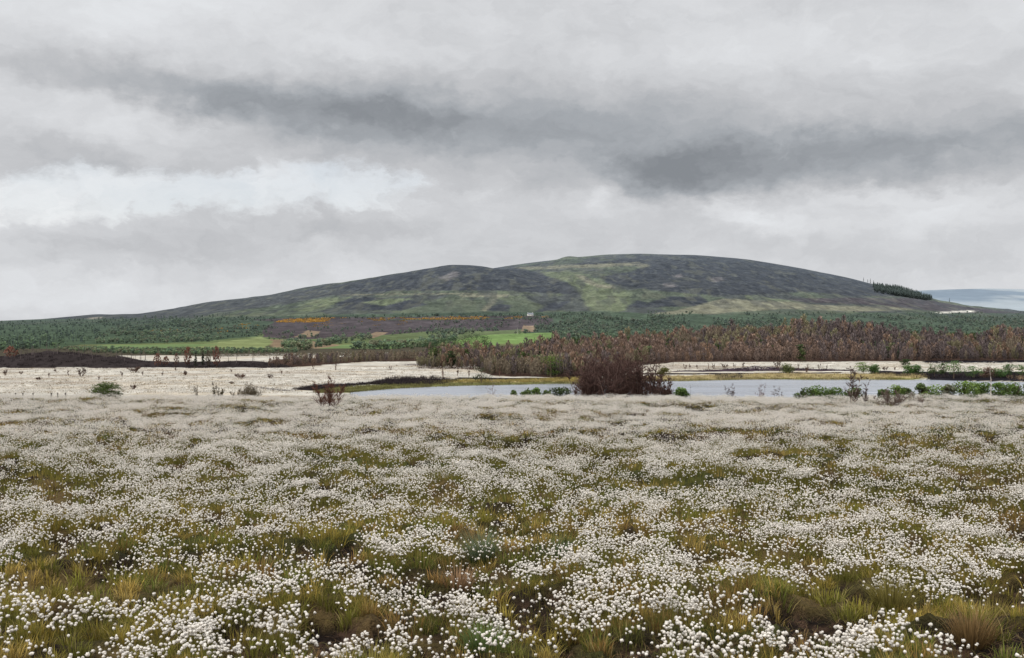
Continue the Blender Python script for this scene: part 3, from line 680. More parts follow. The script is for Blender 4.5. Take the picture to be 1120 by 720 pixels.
def crest_shrub(u, Y, top, wp, c, lab, group=None, leaf=.045, lumps=16, per=70, name='green_shrub'):
    p = near_pt(u, Y); base = H - p[2] / Y * F
    tr, cr = shrub((base - top) * px(Y), wp * px(Y), c, leaf, lumps, per)
    return place_thing(name, [('stems', tr, M_bark), ('foliage', cr, M_leaf)], p, lab, 'shrub', group)
GS = s2l(84, 98, 58); GS2 = s2l(92, 112, 60); GS3 = s2l(104, 124, 64)
crest_shrub(115, 65, 419, 31, s2l(70, 84, 40), 'single round dark green gorse bush on the left crest', leaf=.03, lumps=26, per=120, name='gorse_bush')
for u, Y, top, wp, c, lab in [
    (562, 70, 427, 7, GS, 'tiny green shrub, leftmost below the dark green tree'), (576, 70, 426, 11, GS, 'small green shrub, second of the crest shrubs left of the thicket'),
    (586, 70, 424.5, 13, GS2, 'taller small green shrub, middle one left of the thicket'), (598, 70, 427.5, 10, GS, 'low green shrub just left of the darkest one beside the thicket'),
    (614, 72, 424, 24, s2l(62, 74, 44), 'dark green low shrub touching the left side of the thicket'), (745, 62, 424.5, 14, GS2, 'lone small green shrub right of the thicket'),
    (878, 64, 425, 18, GS, 'low green shrub at left end of the strip beside the bare birch'), (893, 64, 423, 22, GS2, 'mid green shrub, highest in the strip left of the bare birch'),
    (912, 64, 424, 22, GS2, 'green shrub close to the left of the bare birch'), (934, 64, 424.5, 22, GS, 'dull green shrub behind the pale trunk of the bare birch'),
    (966, 64, 426, 14, GS, 'tiny dark shrub right of the bare birch'), (982, 64, 421.5, 18, GS3, 'light green pointed shrub right of the bare birch'), (992, 64, 424.5, 14, GS, 'low shrub between two taller light green shrubs'),
    (1008, 66, 419.5, 13, GS, 'narrow upright green shrub, darker than its right neighbour'), (1022, 64, 421.5, 26, GS3, 'broad light green shrub in front of the water at right'),
    (1037, 64, 421, 13, s2l(110, 112, 92), 'sparse greyish green shrub with water behind'), (1056, 64, 417.5, 27, GS3, 'large rounded bright green shrub left of the white trunk'),
    (1073, 66, 418.5, 22, GS2, 'green shrub directly left of the white trunk'), (1094, 66, 419, 22, GS2, 'green shrub directly right of the white trunk'),
    (1108, 64, 418.5, 24, GS2, 'green shrub near right edge below the reddish twig bush'), (1128, 64, 421, 24, GS, 'green shrub cut by the right edge of view')]:
    crest_shrub(u, Y, top, wp, c, lab, 'green shrubs along the crest', lumps=14, per=60)
# dark stubs along the left crest
for u in (17, 25, 36, 56, 63, 71.5):
    Y = 67.; p = near_pt(u, Y); mb = MB()
    tube(mb, [[0, 0, -.3], [.01, 0, .38], [.0, .01, (H - 429.8) / F * Y - p[2]]], [.045, .045, .04], s2l(64, 54, 48), 6)
    n0 = mb.n
    tag(mb.build('wooden_post', M_bark), 'small dark post poking above the left crest', 'post', 'dark posts along the left crest').location = p

# distinct tufts in the near bog
def tuft(u, Y, h, n, c, lab, w=.3):
    p = near_pt(u, Y); mb = MB(); global grass
    keep = grass; grass = mb
    a = rng.uniform(0, 2 * math.pi, n); rr = w * .45 * np.sqrt(rng.uniform(0, 1, n))
    add_blades(np.stack([rr * np.cos(a), rr * np.sin(a), 0 * a - .02], 1), a, np.abs(rng.normal(.1, .25, n)) + rr / w * .6, h * rng.uniform(.5, 1.1, n), np.full(n, .006), np.asarray(c)[None] * rng.uniform(.6, 1.3, (n, 1)), 3)
    grass = keep
    o = mb.build('grass_tussock', M_grass); o.location = p; tag(o, lab, 'grass tussock', 'distinct tussocks in the near bog')
for u, p_, h, n, c, lab in [(527, 622, .42, 420, s2l(112, 126, 98), 'bluish green tussock above the dark hollow in mid foreground'), (606, 612, .40, 420, s2l(100, 116, 80), 'dark bluish green tussock right of the paler blue green one'),
        (500, 640, .30, 300, s2l(168, 136, 104), 'tan dead tussock left of a dark hollow'), (408, 716, .34, 520, s2l(150, 140, 74), 'spiky yellow green tussock on bare peat at bottom'),
        (975, 668, .42, 520, s2l(128, 118, 64), 'tall olive tussock on the bare right foreground'), (1062, 708, .34, 420, s2l(138, 112, 74), 'brown straw tussock at the lower right corner'),
        (528, 714, .30, 360, s2l(98, 116, 66), 'fresh green tussock at bottom centre'), (1085, 662, .3, 360, s2l(136, 122, 64), 'olive yellow tussock at right edge of foreground'), (300, 690, .34, 420, s2l(140, 124, 76), 'straw tussock beside bare peat at lower left')]:
    Yg = np.linspace(5, 60, 2000); Y = float(Yg[np.argmax(H - np.interp(Yg, _Yt, _zs) / Yg * F <= p_)])
    tuft(u, Y, h, n, c, lab)

# ------------------------------------------------------------------ far shore: trees and bushes one can tell apart
def far_shrub(u, base, top, wp, c, lab, name='green_shrub', cat='shrub', group=None, tree=False, leaf=.16, lumps=16, per=45):
    p = far_pt(u, base); Y = p[1]
    h = (H - top + 1.2) / F * Y - p[2]; w = wp * 1.15 * px(Y)
    tr, cr = leafy_tree(h, w, c, leaf * Y / 400, lumps, per, .12) if tree else shrub(h, w, c, leaf * Y / 400, lumps, per)
    return place_thing(name, [('trunk' if tree else 'stems', tr, M_bark), ('crown' if tree else 'foliage', cr, M_leaf)], p, lab, cat, group)
g1, g2, g3, gd = s2l(88, 116, 62), s2l(78, 104, 58), s2l(104, 128, 68), s2l(58, 70, 44)
for a in [(526, 419, 403, 20, gd, 'dark olive tree standing on the far shore', True), (602, 414.5, 391, 25, s2l(86, 104, 48), 'green leafy tree within the brown wood left of thicket', True),
          (725, 411, 402, 11, s2l(100, 98, 56), 'small olive bush on pale moor right of the thicket', False), (861, 408, 399, 12, s2l(96, 104, 62), 'small dull green shrub on the burnt bank', False),
          (944, 409, 397.5, 15, g3, 'light green rounded tree behind the top of the bare birch', True), (956, 409, 400, 10, g2, 'darker green shrub just right of the light rounded tree', False),
          (990, 401, 394, 9, s2l(66, 80, 52), 'dark conifer like tree topping the green group by the reeds', True), (994, 409, 400, 11, g1, 'green shrub below the dark tree by the reeds', False), (1003, 409, 400.5, 11, g2, 'green shrub on the right of the group by the reeds', False),
          (1022, 412, 399, 13, s2l(84, 100, 62), 'green tree on black bank, left of the tallest one', True), (1032, 411, 398.5, 9, s2l(82, 96, 62), 'thin green tree close left of the tallest on black bank', True), (1043, 414, 396, 18, g1, 'tallest bright green tree on the black bank', True),
          (1065, 414, 401.5, 18, g1, 'spreading green tree on black bank right of the tallest', True), (1092, 413, 404, 15, g2, 'low green shrub on black bank near white trunk', False), (1104, 412, 399.5, 11, g2, 'narrow green tree on black bank near right edge', True),
          (1118, 412, 400.5, 18, g1, 'green tree on black bank cut by right edge', True), (1080, 413, 403, 13, s2l(112, 92, 80), 'brownish leafing bush on black bank', False)]:
    u, b_, t_, w_, c_, lab, tr_ = a
    far_shrub(u, b_, t_, w_, c_, lab, 'broadleaf_tree' if tr_ else 'green_shrub', 'tree' if tr_ else 'shrub', 'trees and shrubs on the far shore', tr_)
for i, (u, b_, t_, w_) in enumerate([(474, 386, 373, 16), (486, 385, 371, 18), (498, 385, 369, 18), (509, 384, 367.5, 18), (521, 384, 366.5, 18), (530, 382, 368, 12), (468, 386, 377, 14)]):
    far_shrub(u, b_, t_, w_, s2l(66, 86, 58), ['left hand dark green tree of the clump beside bright field', 'second dark green tree of the clump beside bright field', 'middle dark green tree of the clump beside bright field', 'tall dark green tree right of middle in the clump',
              'tallest dark green tree of the clump beside bright field', 'smallest right hand green tree of the clump at field edge', 'lowest green bush at left foot of the clump'][i], 'broadleaf_tree', 'tree', 'green trees beside the bright field', True, .13)
for i, (u, b_, t_, w_) in enumerate([(666, 392, 379, 15), (677, 391, 377.5, 15), (688, 391, 378.5, 13)]):
    far_shrub(u, b_, t_, w_, s2l(62, 76, 50), ['left dark pine above the thicket in brown wood', 'middle and tallest dark pine above the thicket', 'right dark pine above the thicket in brown wood'][i], 'pine_tree', 'tree', 'dark pines above the thicket', True, .13)

# small dead saplings on the pale far bog
def far_bare(u, base, top, wp, c, lab, name='dead_sapling', cat='sapling', group=None, stems=2, dens=.7):
    p = far_pt(u, base); Y = p[1]
    tr, cr = bare_tree((H - top) / F * Y - p[2], wp * px(Y), stems, jit(c, .1), c, dens, .5, .14, .085, zmin=.3)
    return place_thing(name, [('trunk', tr, M_bark), ('crown', cr, M_twig)], p, lab, cat, group)
dk2 = s2l(92, 78, 70)
for u, b_, t_, w_, lab, st in [(6, 411, 404.5, 6, 'dark little dead sapling at the far left edge of pale bog', 3), (22, 410, 406, 6, 'very faint sapling second from left on pale bog', 2), (53, 413, 408, 5, 'low sapling stub below the left burnt mound', 2),
        (61, 407.5, 403, 5, 'small sapling close under the burnt mound', 2), (75, 411.5, 405, 5, 'thin upright sapling left of the bushiest one', 2), (89, 412, 402.5, 9, 'bushiest dead sapling in middle of the left pale bog', 4), (42, 416, 412.5, 5, 'small dark clump low on the left pale bog', 4),
        (108, 416, 411, 5, 'small leaning sapling right of and below the bushiest one', 2), (134, 412, 406, 5, 'upright thin sapling left of the dark pair', 2), (147, 408, 401, 13, 'wide dark dead bush at foot of burnt mound', 6), (146, 426, 421, 6, 'little round dead bush near the crest right of gorse', 5),
        (156, 411, 406, 4, 'tiny sapling right of the wide dark dead bush', 2), (178, 411, 405.5, 5, 'thin brown sapling in middle of pale bog', 2), (203, 411, 405, 5, 'dark sapling right of the thin brown one', 3), (193, 406, 401.5, 5, 'reddish sapling just under burnt strip', 2),
        (253, 407, 403.5, 4, 'little dark sapling, last before the track line', 2), (296, 414, 409, 6, 'small round dead bush right of middle on left bog', 4), (308, 409, 405, 4, 'tiny pale sapling near the brown wood strip', 2), (264, 414, 409, 14, 'spread of bare twigs on left bog', 5), (253, 420, 417, 5, 'low twig clump beyond the crest bushes', 4),
        (367, 405, 396, 6, 'brown dead tree standing in front of wood strip', 2), (343, 404, 396, 5, 'thin brown dead tree left of the wood strip front', 2), (427, 405, 399, 4, 'thin dead tree on pale moor before the dark line', 2), (485, 413, 401, 6, 'brown dead tree on shore left of dark olive tree', 2), (500, 411, 402, 6, 'thin brown tree close left of dark olive tree', 2), (513, 411, 402, 5, 'pale thin trunked tree beside dark olive tree', 2), (546, 412, 400, 6, 'slim rust tree right of dark olive tree', 2),
        (736, 401, 396, 4, 'first thin tree in the row on pale strip', 1), (749, 404, 398, 6, 'second thin tree in the row on pale strip', 2), (755, 404, 398, 5, 'third thin tree in the row on pale strip', 2), (763, 404, 399, 6, 'bushy thin tree in the row on pale strip', 2), (775, 404, 397, 4, 'dark post like tree in the row on pale strip', 1), (781, 403.5, 397.5, 5, 'leaning thin tree in the row on pale strip', 2), (792, 403, 398, 8, 'twiggy pair of stems in the row on pale strip', 3), (803, 402, 397, 5, 'thin tree near right end of row on pale strip', 2), (812, 402, 396, 6, 'brown thin tree at right end of the row on pale strip', 2),
        (851, 403, 394, 10, 'reddish dead tree above the burnt patch', 3), (873, 404, 397, 4, 'dark thin sapling right of the reddish dead tree', 2), (882, 407, 398, 5, 'olive thin sapling on the burnt bank', 3), (896, 404, 398, 5, 'thin twin sapling on the burnt bank', 2), (904, 404, 398, 3, 'single dark sapling at end of the burnt bank', 2), (968, 405, 401, 6, 'small dead tree on pale strip left of reeds trees', 3), (979, 405, 401.5, 4, 'tiny dead tree nearest the green group by reeds', 2)]:
    far_bare(u, b_, t_, w_, jit(s2l(98, 78, 68), .2), lab, group='little dead trees on the pale moor', stems=st)
# things standing on the burnt mound and strip
for u, b_, t_, w_, c_, lab, st in [(12, 392, 379, 15, s2l(122, 84, 72), 'rust red dead tree clump at left of burnt mound', 6), (172, 402, 387, 9, s2l(104, 76, 66), 'brown dead tree at the right foot of burnt mound', 3), (181, 401, 390, 8, s2l(104, 78, 68), 'lower brown dead tree right of mound', 3),
        (193, 401, 387, 6, s2l(100, 78, 70), 'thin brown dead tree between two on burnt strip', 2), (205, 401, 379, 9, s2l(110, 76, 64), 'tall rust dead tree on the burnt strip', 3), (237, 402, 379.5, 10, s2l(104, 74, 66), 'tall rust dead tree at right of the dark conifers', 3), (228, 402, 384, 6, s2l(84, 76, 66), 'grey thin tree left of right rust tree', 2)]:
    p = far_pt(u, b_); Y = p[1]; tr, cr = wood_tree((H - t_) / F * Y - p[2], w_ * px(Y), np.asarray(c_) * 1.15, 150, .12)
    place_thing('dead_tree', [('trunk', tr, M_bark), ('crown', cr, M_twig)], p, lab, 'tree', 'dead trees on the burnt ground')
for u, b_, t_, w_, lab in [(222, 402, 381, 7, 'dark narrow conifer on the burnt strip'), (214, 402, 385, 7, 'shorter dark conifer beside the tall rust tree')]:
    p = far_pt(u, b_); Y = p[1]; tr, cr = conifer((H - t_) / F * Y - p[2], w_ * px(Y), s2l(62, 66, 52), 110)
    place_thing('conifer', [('trunk', tr, M_bark), ('crown', cr, M_leaf)], p, lab, 'tree', 'conifers on the burnt strip')
us = list(np.linspace(2, 158, 60) + rng.uniform(-2, 2, 60)) + list(rng.uniform(245, 320, 6))
stick = []
for k in range(5):
    tr, cr = bare_tree(4.2, 1.2, 1, s2l(104, 94, 92), s2l(92, 82, 80), .5, .5, .16, .07, zmin=.35); stick.append((tr.mesh('trunk', M_bark), cr.mesh('crown', M_twig)))
for k, u in enumerate(us):
    Y = 525 + rng.uniform(-18, 12); p = ((u - 560) / F * Y, Y, float(z_far(np.array([u]), np.array([Y]))[0]))
    place_thing('burnt_stem', [('trunk', stick[k % 5][0], 0), ('crown', stick[k % 5][1], 0)], p, 'bare burnt stem standing on the black ground at left', 'dead tree', 'bare stems on the burnt ground', rng.uniform(0, 6), rng.uniform(.6, 1.25))

# burnt heather stubble, reeds (stuff)
def scatter(poly, n, jitter=0):
    us_ = np.array([q[0] for q in poly]); ps_ = np.array([q[1] for q in poly])
    u = rng.uniform(us_.min(), us_.max(), n * 4); p = rng.uniform(ps_.min(), ps_.max(), n * 4)
    m = inpoly(u, p, poly); u, p = u[m][:n], p[m][:n]
    return on_ground(u, p)
def tufts(mb, X, Y, z, n, h, w, c, spread):
    k = len(X); ti = np.repeat(np.arange(k), n); m = len(ti)
    a = rng.uniform(0, 2 * math.pi, m); rr = spread * np.sqrt(rng.uniform(0, 1, m))
    P = np.stack([X[ti] + rr * np.cos(a), Y[ti] + rr * np.sin(a), z[ti] - .05], 1)
    C = np.asarray(c)[None] * rng.uniform(.6, 1.4, (k, 1))[ti] * rng.uniform(.7, 1.3, (m, 1))
    global grass
    keep = grass; grass = mb
    add_blades(P, a, np.abs(rng.normal(0, .3, m)), h * rng.uniform(.5, 1.2, m), np.full(m, w), C, 1)
    grass = keep
mb = MB()
for poly, n, h in [(VAL[2][1], 900, 1.2), (VAL[3][1], 500, .8), (VAL[2][1], 900, 1.0), ([(400, 421), (430, 413), (480, 413), (500, 417), (470, 421)], 300, 1.3), (VAL[13][1], 160, .8), ([(955, 409), (1130, 409), (1130, 414.5), (1010, 414)], 300, 1.2)]:
    X, Y, z = scatter(poly, n); tufts(mb, X, Y, z, 14, h, .14, s2l(58, 51, 52), 1.1)
tag(mb.build('burnt_heather', M_twig), 'black burnt heather stubble on the banks and left mound', 'burnt heather', kind='stuff')
mb = MB()
for poly, n, h, c_ in [(VAL[9][1], 900, 1.1, s2l(172, 156, 116)), (VAL[7][1], 500, 1.0, s2l(168, 152, 92)), (VAL[6][1], 500, .9, s2l(126, 120, 78)), (VAL[5][1], 350, .9, s2l(116, 112, 70)), (VAL[10][1], 500, .8, s2l(140, 132, 72)), ([(1100, 415), (1100, 411), (1200, 412), (1200, 417)], 150, 1., s2l(178, 152, 118))]:
    X, Y, z = scatter(poly, n); tufts(mb, X, Y, z, 16, h, .10, c_, 1.3)
tag(mb.build('reeds', M_grass), 'straw coloured reed bed along the far water edge', 'reeds', kind='stuff')

# tussocks of the far pale moor
mb = MB()
FARBOG = [(-60, 431), (-60, 403), (160, 403), (320, 403), (460, 400), (530, 405), (500, 413), (440, 414), (345, 421), (320, 427), (340, 431)]
for poly, n in [(FARBOG, 5200), ([(690, 407), (690, 399), (740, 397), (1180, 396), (1180, 406), (900, 404), (740, 404)], 1500), ([(225, 391), (240, 388), (420, 385.5), (430, 388), (350, 391)], 700), ([(420, 401), (470, 396), (540, 400), (540, 404)], 400)]:
    X, Y, z = scatter(poly, n)
    k_ = rng.uniform(0, 1, len(X)); m1 = k_ < .82
    for msk, c_, h_, sp_ in ((m1, s2l(216, 209, 199), .34, .8), (~m1, s2l(140, 124, 98), .42, .7)):
        Xa, Ya, za = X[msk], Y[msk], z[msk]
        ti = np.repeat(np.arange(len(Xa)), 9); mm = len(ti); a = rng.uniform(0, 6.28, mm); rr = sp_ * np.sqrt(rng.uniform(0, 1, mm))
        P = np.stack([Xa[ti] + 1.6 * rr * np.cos(a), Ya[ti] + rr * np.sin(a), za[ti] + rng.uniform(.05, h_, mm)], 1)
        leafset(mb, P, .20, np.asarray(c_)[None] * np.repeat(rng.uniform(.7, 1.1, (len(Xa), 1)), 9, 0), cj=.15)
tag(mb.build('moor_tussocks', M_cotton), 'pale cotton grass and brown tussocks speckling the far moor', 'moor grass', kind='stuff')

# ------------------------------------------------------------------ brown wood beyond the water
BC = [s2l(130, 110, 98), s2l(122, 106, 98), s2l(111, 99, 97), s2l(136, 113, 96), s2l(124, 118, 93), s2l(104, 94, 93), s2l(130, 118, 101)]
PRO = []
for c_ in BC:
    for k in range(2):
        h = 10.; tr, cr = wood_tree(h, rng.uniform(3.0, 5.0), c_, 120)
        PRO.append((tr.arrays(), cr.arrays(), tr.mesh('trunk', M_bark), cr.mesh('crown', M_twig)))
WPOLY = [(455, 403), (520, 404), (538, 411), (590, 413), (650, 412.5), (690, 401), (740, 396.5), (1000, 395.5), (1200, 394), (1200, 374), (1060, 379), (1000, 376), (950, 371), (900, 365), (860, 366), (830, 369), (760, 376), (700, 379), (640, 382), (600, 387), (560, 391), (470, 394)]
STRIP = [(288, 402), (330, 401), (400, 396.5), (470, 395), (470, 392), (400, 392.5), (330, 396)]
def front_points(line, n):      # the wood's front edge is well filled
    u = rng.uniform(line[0][0], line[-1][0], n)
    return on_ground(u, np.interp(u, [q[0] for q in line], [q[1] for q in line]) - rng.uniform(0, 3, n))
def wood_points(poly, n):
    X, Y, z = scatter(poly, n)
    return np.stack([X, Y, z], 1)
W1 = np.concatenate([wood_points(WPOLY, 3400), np.stack(front_points([(455, 403), (520, 404), (538, 410.5), (590, 412.5), (650, 412), (690, 401), (740, 396.5), (1000, 395.5), (1200, 394)], 420), 1)]); W2 = wood_points(STRIP, 420); W2 = W2[rng.uniform(0, 1, len(W2)) < np.interp(560 + F * W2[:, 0] / W2[:, 1], [290, 400], [.35, 1.])]
hts = np.concatenate([rng.triangular(.45, .85, 1.65, len(W1)) * np.clip(.55 + (W1[:, 1] - 480) / 500, .6, 1.05) * (.68 + .64 * fbm(W1[:, 0] / 28, W1[:, 1] / 60, 311, 3)), rng.uniform(.28, .62, len(W2))])
WP = np.concatenate([W1, W2])
uW = 560 + F * WP[:, 0] / WP[:, 1]
# patches of one colour
tone = fbm(WP[:, 0] / 45, WP[:, 1] / 60, 301, 3)
kind = np.clip((tone * 2.4 - .7) * 7 + rng.normal(0, 1.0, len(WP)), 0, 6.99).astype(int)
kind = np.where((rng.uniform(0, 1, len(WP)) < .5) & (uW > 900) & (uW < 1080), np.where(kind % 2 == 0, 2, 5), kind)
inview = (uW > 0) & (uW < 1120)
order = np.argsort(np.where(inview, -hts / WP[:, 1], 0)); big = order[:300]; rest = order[300:]
for i in big:
    q = PRO[int(kind[i]) * 2 + int(rng.integers(2))]
    e = empty('dead_tree', WP[i], rng.uniform(0, 6.28), hts[i] * np.array([1, 1, 1.]))
    tag(e, 'slim rust brown dead tree at front of the wood beyond the water', 'tree', 'brown trees of the wood beyond the water')
    link('trunk', q[2], e); link('crown', q[3], e)
def bake(mb, arr, P, rz, sc, tint):
    v, f_, c_ = arr; n = len(P); k = len(v)
    cr_, sr_ = np.cos(rz)[:, None], np.sin(rz)[:, None]
    V = np.stack([v[None, :, 0] * cr_ - v[None, :, 1] * sr_, v[None, :, 0] * sr_ + v[None, :, 1] * cr_, np.tile(v[None, :, 2], (n, 1))], -1) * np.reshape(sc, (n, 1, -1))
    V = V + P[:, None]
    mb.add(V.reshape(-1, 3), (f_[None] + (np.arange(n) * k)[:, None, None]).reshape(-1, 3), (c_[None] * tint[:, None]).reshape(-1, 3))
mb = MB()
for ki in range(7):
    for s in range(2):
        m = rest[(kind[rest] == ki) & (np.arange(len(rest)) % 2 == s)]
        if not len(m): continue
        for arr in PRO[ki * 2 + s][:2]:
            bake(mb, arr, WP[m], rng.uniform(0, 6.28, len(m)), hts[m], rng.uniform(.8, 1.2, (len(m), 1)) * np.ones((1, 3)))
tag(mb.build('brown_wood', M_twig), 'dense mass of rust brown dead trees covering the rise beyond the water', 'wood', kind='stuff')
# green and dark trees mixed into the wood
mb = MB(); gp = [leafy_tree(9, 6, c_, .55, 9, 22, .1) for c_ in (s2l(66, 78, 50), s2l(78, 90, 54))] + [conifer(11, 4, s2l(58, 70, 50), 60)]
for poly, n in [([(580, 383), (610, 377), (640, 376), (665, 379), (660, 383), (610, 385)], 90), (WPOLY, 150), ([(1040, 380), (1120, 376), (1200, 377), (1200, 384), (1060, 384)], 90), ([(900, 372), (1000, 374), (1060, 379), (1200, 376), (1200, 371), (950, 366)], 140)]:
    X, Y, z = scatter(poly, n); P = np.stack([X, Y, z], 1)
    for k in range(3):
        Q = P[k::3]
        for t_ in gp[k]: bake(mb, t_.arrays(), Q, rng.uniform(0, 6, len(Q)), rng.uniform(.6, 1.1, len(Q)), rng.uniform(.8, 1.2, (len(Q), 1)) * np.ones((1, 3)))
tag(mb.build('mixed_wood', M_leaf), 'scattered dark green trees mixed among the brown wood', 'wood', kind='stuff')

# ------------------------------------------------------------------ green woods at the foot of the hill
def hazed(c, Y): k = np.clip((Y - 700) / 3800, 0, .35); return c * (1 - k) + s2l(140, 152, 160) * k
LT = [leafy_tree(10, 9, c_, .9, 8, 16, .05) for c_ in (s2l(108, 128, 98), s2l(118, 138, 98), s2l(100, 118, 96), s2l(128, 140, 104), s2l(124, 124, 98))]
CT = [conifer(14, 5, c_, 46) for c_ in (s2l(78, 96, 90), s2l(86, 102, 90), s2l(74, 88, 84))]
def wood(name, label, polys, protos, smin, smax, clus=0):
    mb = MB()
    for poly, n in polys:
        X, Y, z = scatter(poly, n); P = np.stack([X, Y, z], 1)
        if clus: P = P[(fbm(X / 70, Y / 110, 411, 3) + rng.normal(0, .05, len(P))) > clus]
        j = rng.integers(0, len(protos), len(P))
        for k in range(len(protos)):
            Q = P[j == k]
            if not len(Q): continue
            hz = np.clip((Q[:, 1] - 500) / 2600, 0, .62)[:, None]  # aerial haze painted into the tree colours, thicker farther off
            sc = rng.uniform(smin, smax, len(Q))
            for t_ in protos[k]:
                a = t_.arrays()
                v_, f_, c_ = a
                n_ = len(Q); rz = rng.uniform(0, 6, n_)
                b4 = len(mb.c)
                bake(mb, a, Q, rz, sc, rng.uniform(.75, 1.25, (n_, 1)) * np.ones((1, 3)))
                cc = mb.c[-1].reshape(n_, -1, 3)
                mb.c[-1] = (cc * (1 - hz[:, None]) + s2l(128, 142, 140) * hz[:, None] * .7).reshape(-1, 3)
    return tag(mb.build(name, M_leaf), label, 'wood', kind='stuff')
wood('broadleaf_wood', 'green broadleaf woodland along the foot of the hill', [
    ([(560, 366), (600, 358), (620, 350), (700, 347), (760, 349), (860, 348), (860, 364), (760, 368), (640, 374), (600, 364)], 1900),
    ([(580, 364), (590, 355), (640, 352), (650, 362)], 120), ([(880, 362), (900, 349), (1000, 347), (1180, 348), (1180, 372), (1000, 372), (930, 366)], 1700),
    ([(118, 364), (140, 356), (200, 352), (230, 354), (228, 366), (180, 370), (130, 371)], 420), ([(190, 374), (200, 364), (232, 363), (230, 374)], 140), ([(310, 384), (312, 374), (336, 369), (340, 384)], 110), ([(345, 381), (350, 373), (378, 369), (382, 375)], 110),
    ([(382, 374), (390, 367), (406, 366), (406, 374)], 70), ([(420, 369), (430, 364), (450, 363), (450, 368)], 30), ([(462, 366), (480, 361), (560, 361), (560, 364), (480, 368)], 130), ([(380, 383), (400, 380), (470, 376), (470, 381), (420, 383)], 130), ([(435, 378), (470, 370), (500, 368), (500, 373), (460, 381)], 130),
    ([(60, 381), (150, 383), (200, 386), (330, 384), (330, 387), (190, 388), (150, 387), (60, 384)], 0), ([(280, 365), (286, 358), (310, 357), (300, 366)], 20), ([(250, 361), (270, 353), (290, 352), (280, 362)], 40)], LT, .30, .85, .40)
wood('conifer_wood', 'dark conifer belt between the lower fields and the open hill', [
    ([(-420, 386), (-420, 358), (0, 358), (60, 360), (112, 359), (112, 372), (60, 380), (20, 385)], 2300), ([(110, 360), (200, 352), (280, 348), (360, 346), (450, 344.5), (560, 344), (660, 343), (660, 346), (480, 348), (330, 350), (240, 354), (160, 361)], 420),
    ([(-420, 357), (-420, 353), (40, 352.5), (130, 348), (260, 345), (280, 350), (150, 357), (60, 359)], 900)], CT + LT[:3], .34, .74)
CT2 = [conifer(14, 9, c_, 60) for c_ in (s2l(72, 84, 78), s2l(80, 92, 82))]
wood('conifer_plantation', 'dark conifer plantation on the right shoulder of the hill', [
    ([(955, 313), (985, 317), (1000, 321.5), (1022, 328), (1012, 328.5), (985, 324.5), (957, 320)], 900)], CT2, .8, 1.45)
wood('hillfoot_scrub', 'loose clumps of green trees and scrub over the lower slopes', [
    ([(100, 376), (120, 360), (240, 353), (300, 353), (285, 368), (200, 376)], 1500), ([(290, 372), (340, 354), (600, 348), (606, 360), (480, 364), (400, 370)], 420), ([(560, 347), (640, 341), (720, 342), (860, 342), (1140, 342), (1140, 348), (560, 350)], 700)], LT, .2, .62, .45)
wood('field_edge_wood', 'low dull green scrub band between the pale moor and the left fields', [
    ([(60, 381.5), (110, 381), (200, 382.5), (330, 383), (330, 385.5), (200, 388.5), (150, 388), (100, 386), (60, 383)], 650)], LT, .16, .34)
# gorse in flower: a yellow line across the hill foot
mb = MB()
for poly, n, c_ in [([(296, 353), (312, 350), (345, 348), (384, 347.6), (392, 350.5), (340, 353)], 300, s2l(196, 152, 76)), ([(150, 364), (200, 357), (290, 351), (300, 353), (250, 366)], 110, s2l(166, 128, 62)), ([(390, 351), (410, 348), (450, 347.5), (440, 352)], 50, s2l(164, 130, 64)), ([(440, 349.5), (480, 347), (600, 346), (600, 348.2), (480, 350.2)], 200, s2l(190, 150, 82)), ([(330, 358), (360, 353), (450, 351), (440, 357)], 34, s2l(150, 122, 72))]:
    X, Y, z = scatter(poly, n)
    ok_ = fbm(X / 45, Y / 60, 401, 2) > .38
    for x_, y_, z_ in zip(X[ok_], Y[ok_], z[ok_]):
        w_ = rng.uniform(1.2, 5)
        P = np.array([x_, y_, z_]) + rng.normal(0, 1, (20, 3)) * np.array([w_, w_ * .6, .7]) + np.array([0, 0, .9])
        leafset(mb, P, 1.05, np.asarray(c_) * rng.uniform(.6, 1.1), cj=.35)
tag(mb.build('gorse', M_leaf), 'yellow orange flowering gorse line across the foot of the hill', 'gorse', kind='stuff')
# lone trees against the sky on the right of the hill
for k, (u, dy, h) in enumerate([(944.5, 0, 22), (949, 0, 18), (952, 0, 24), (955.5, 0, 20), (1038.5, 0, 22)]):
    Y = 4800.; p = ((u - 560) / F * Y, Y, float(z_far(np.array([u]), np.array([Y]))[0]))
    tr, cr = conifer(h, h * .42, s2l(70, 78, 76), 60)
    place_thing('conifer', [('trunk', tr, M_bark), ('crown', cr, M_leaf)], p, ['thin lone conifer on the skyline, first left of the plantation', 'short lone conifer on the skyline, second of four left of plantation', 'tallest lone conifer on the skyline left of the plantation', 'lone conifer touching the left edge of the plantation', 'solitary dark tree on the skyline right of the plantation'][k], 'tree', 'lone trees on the right skyline')
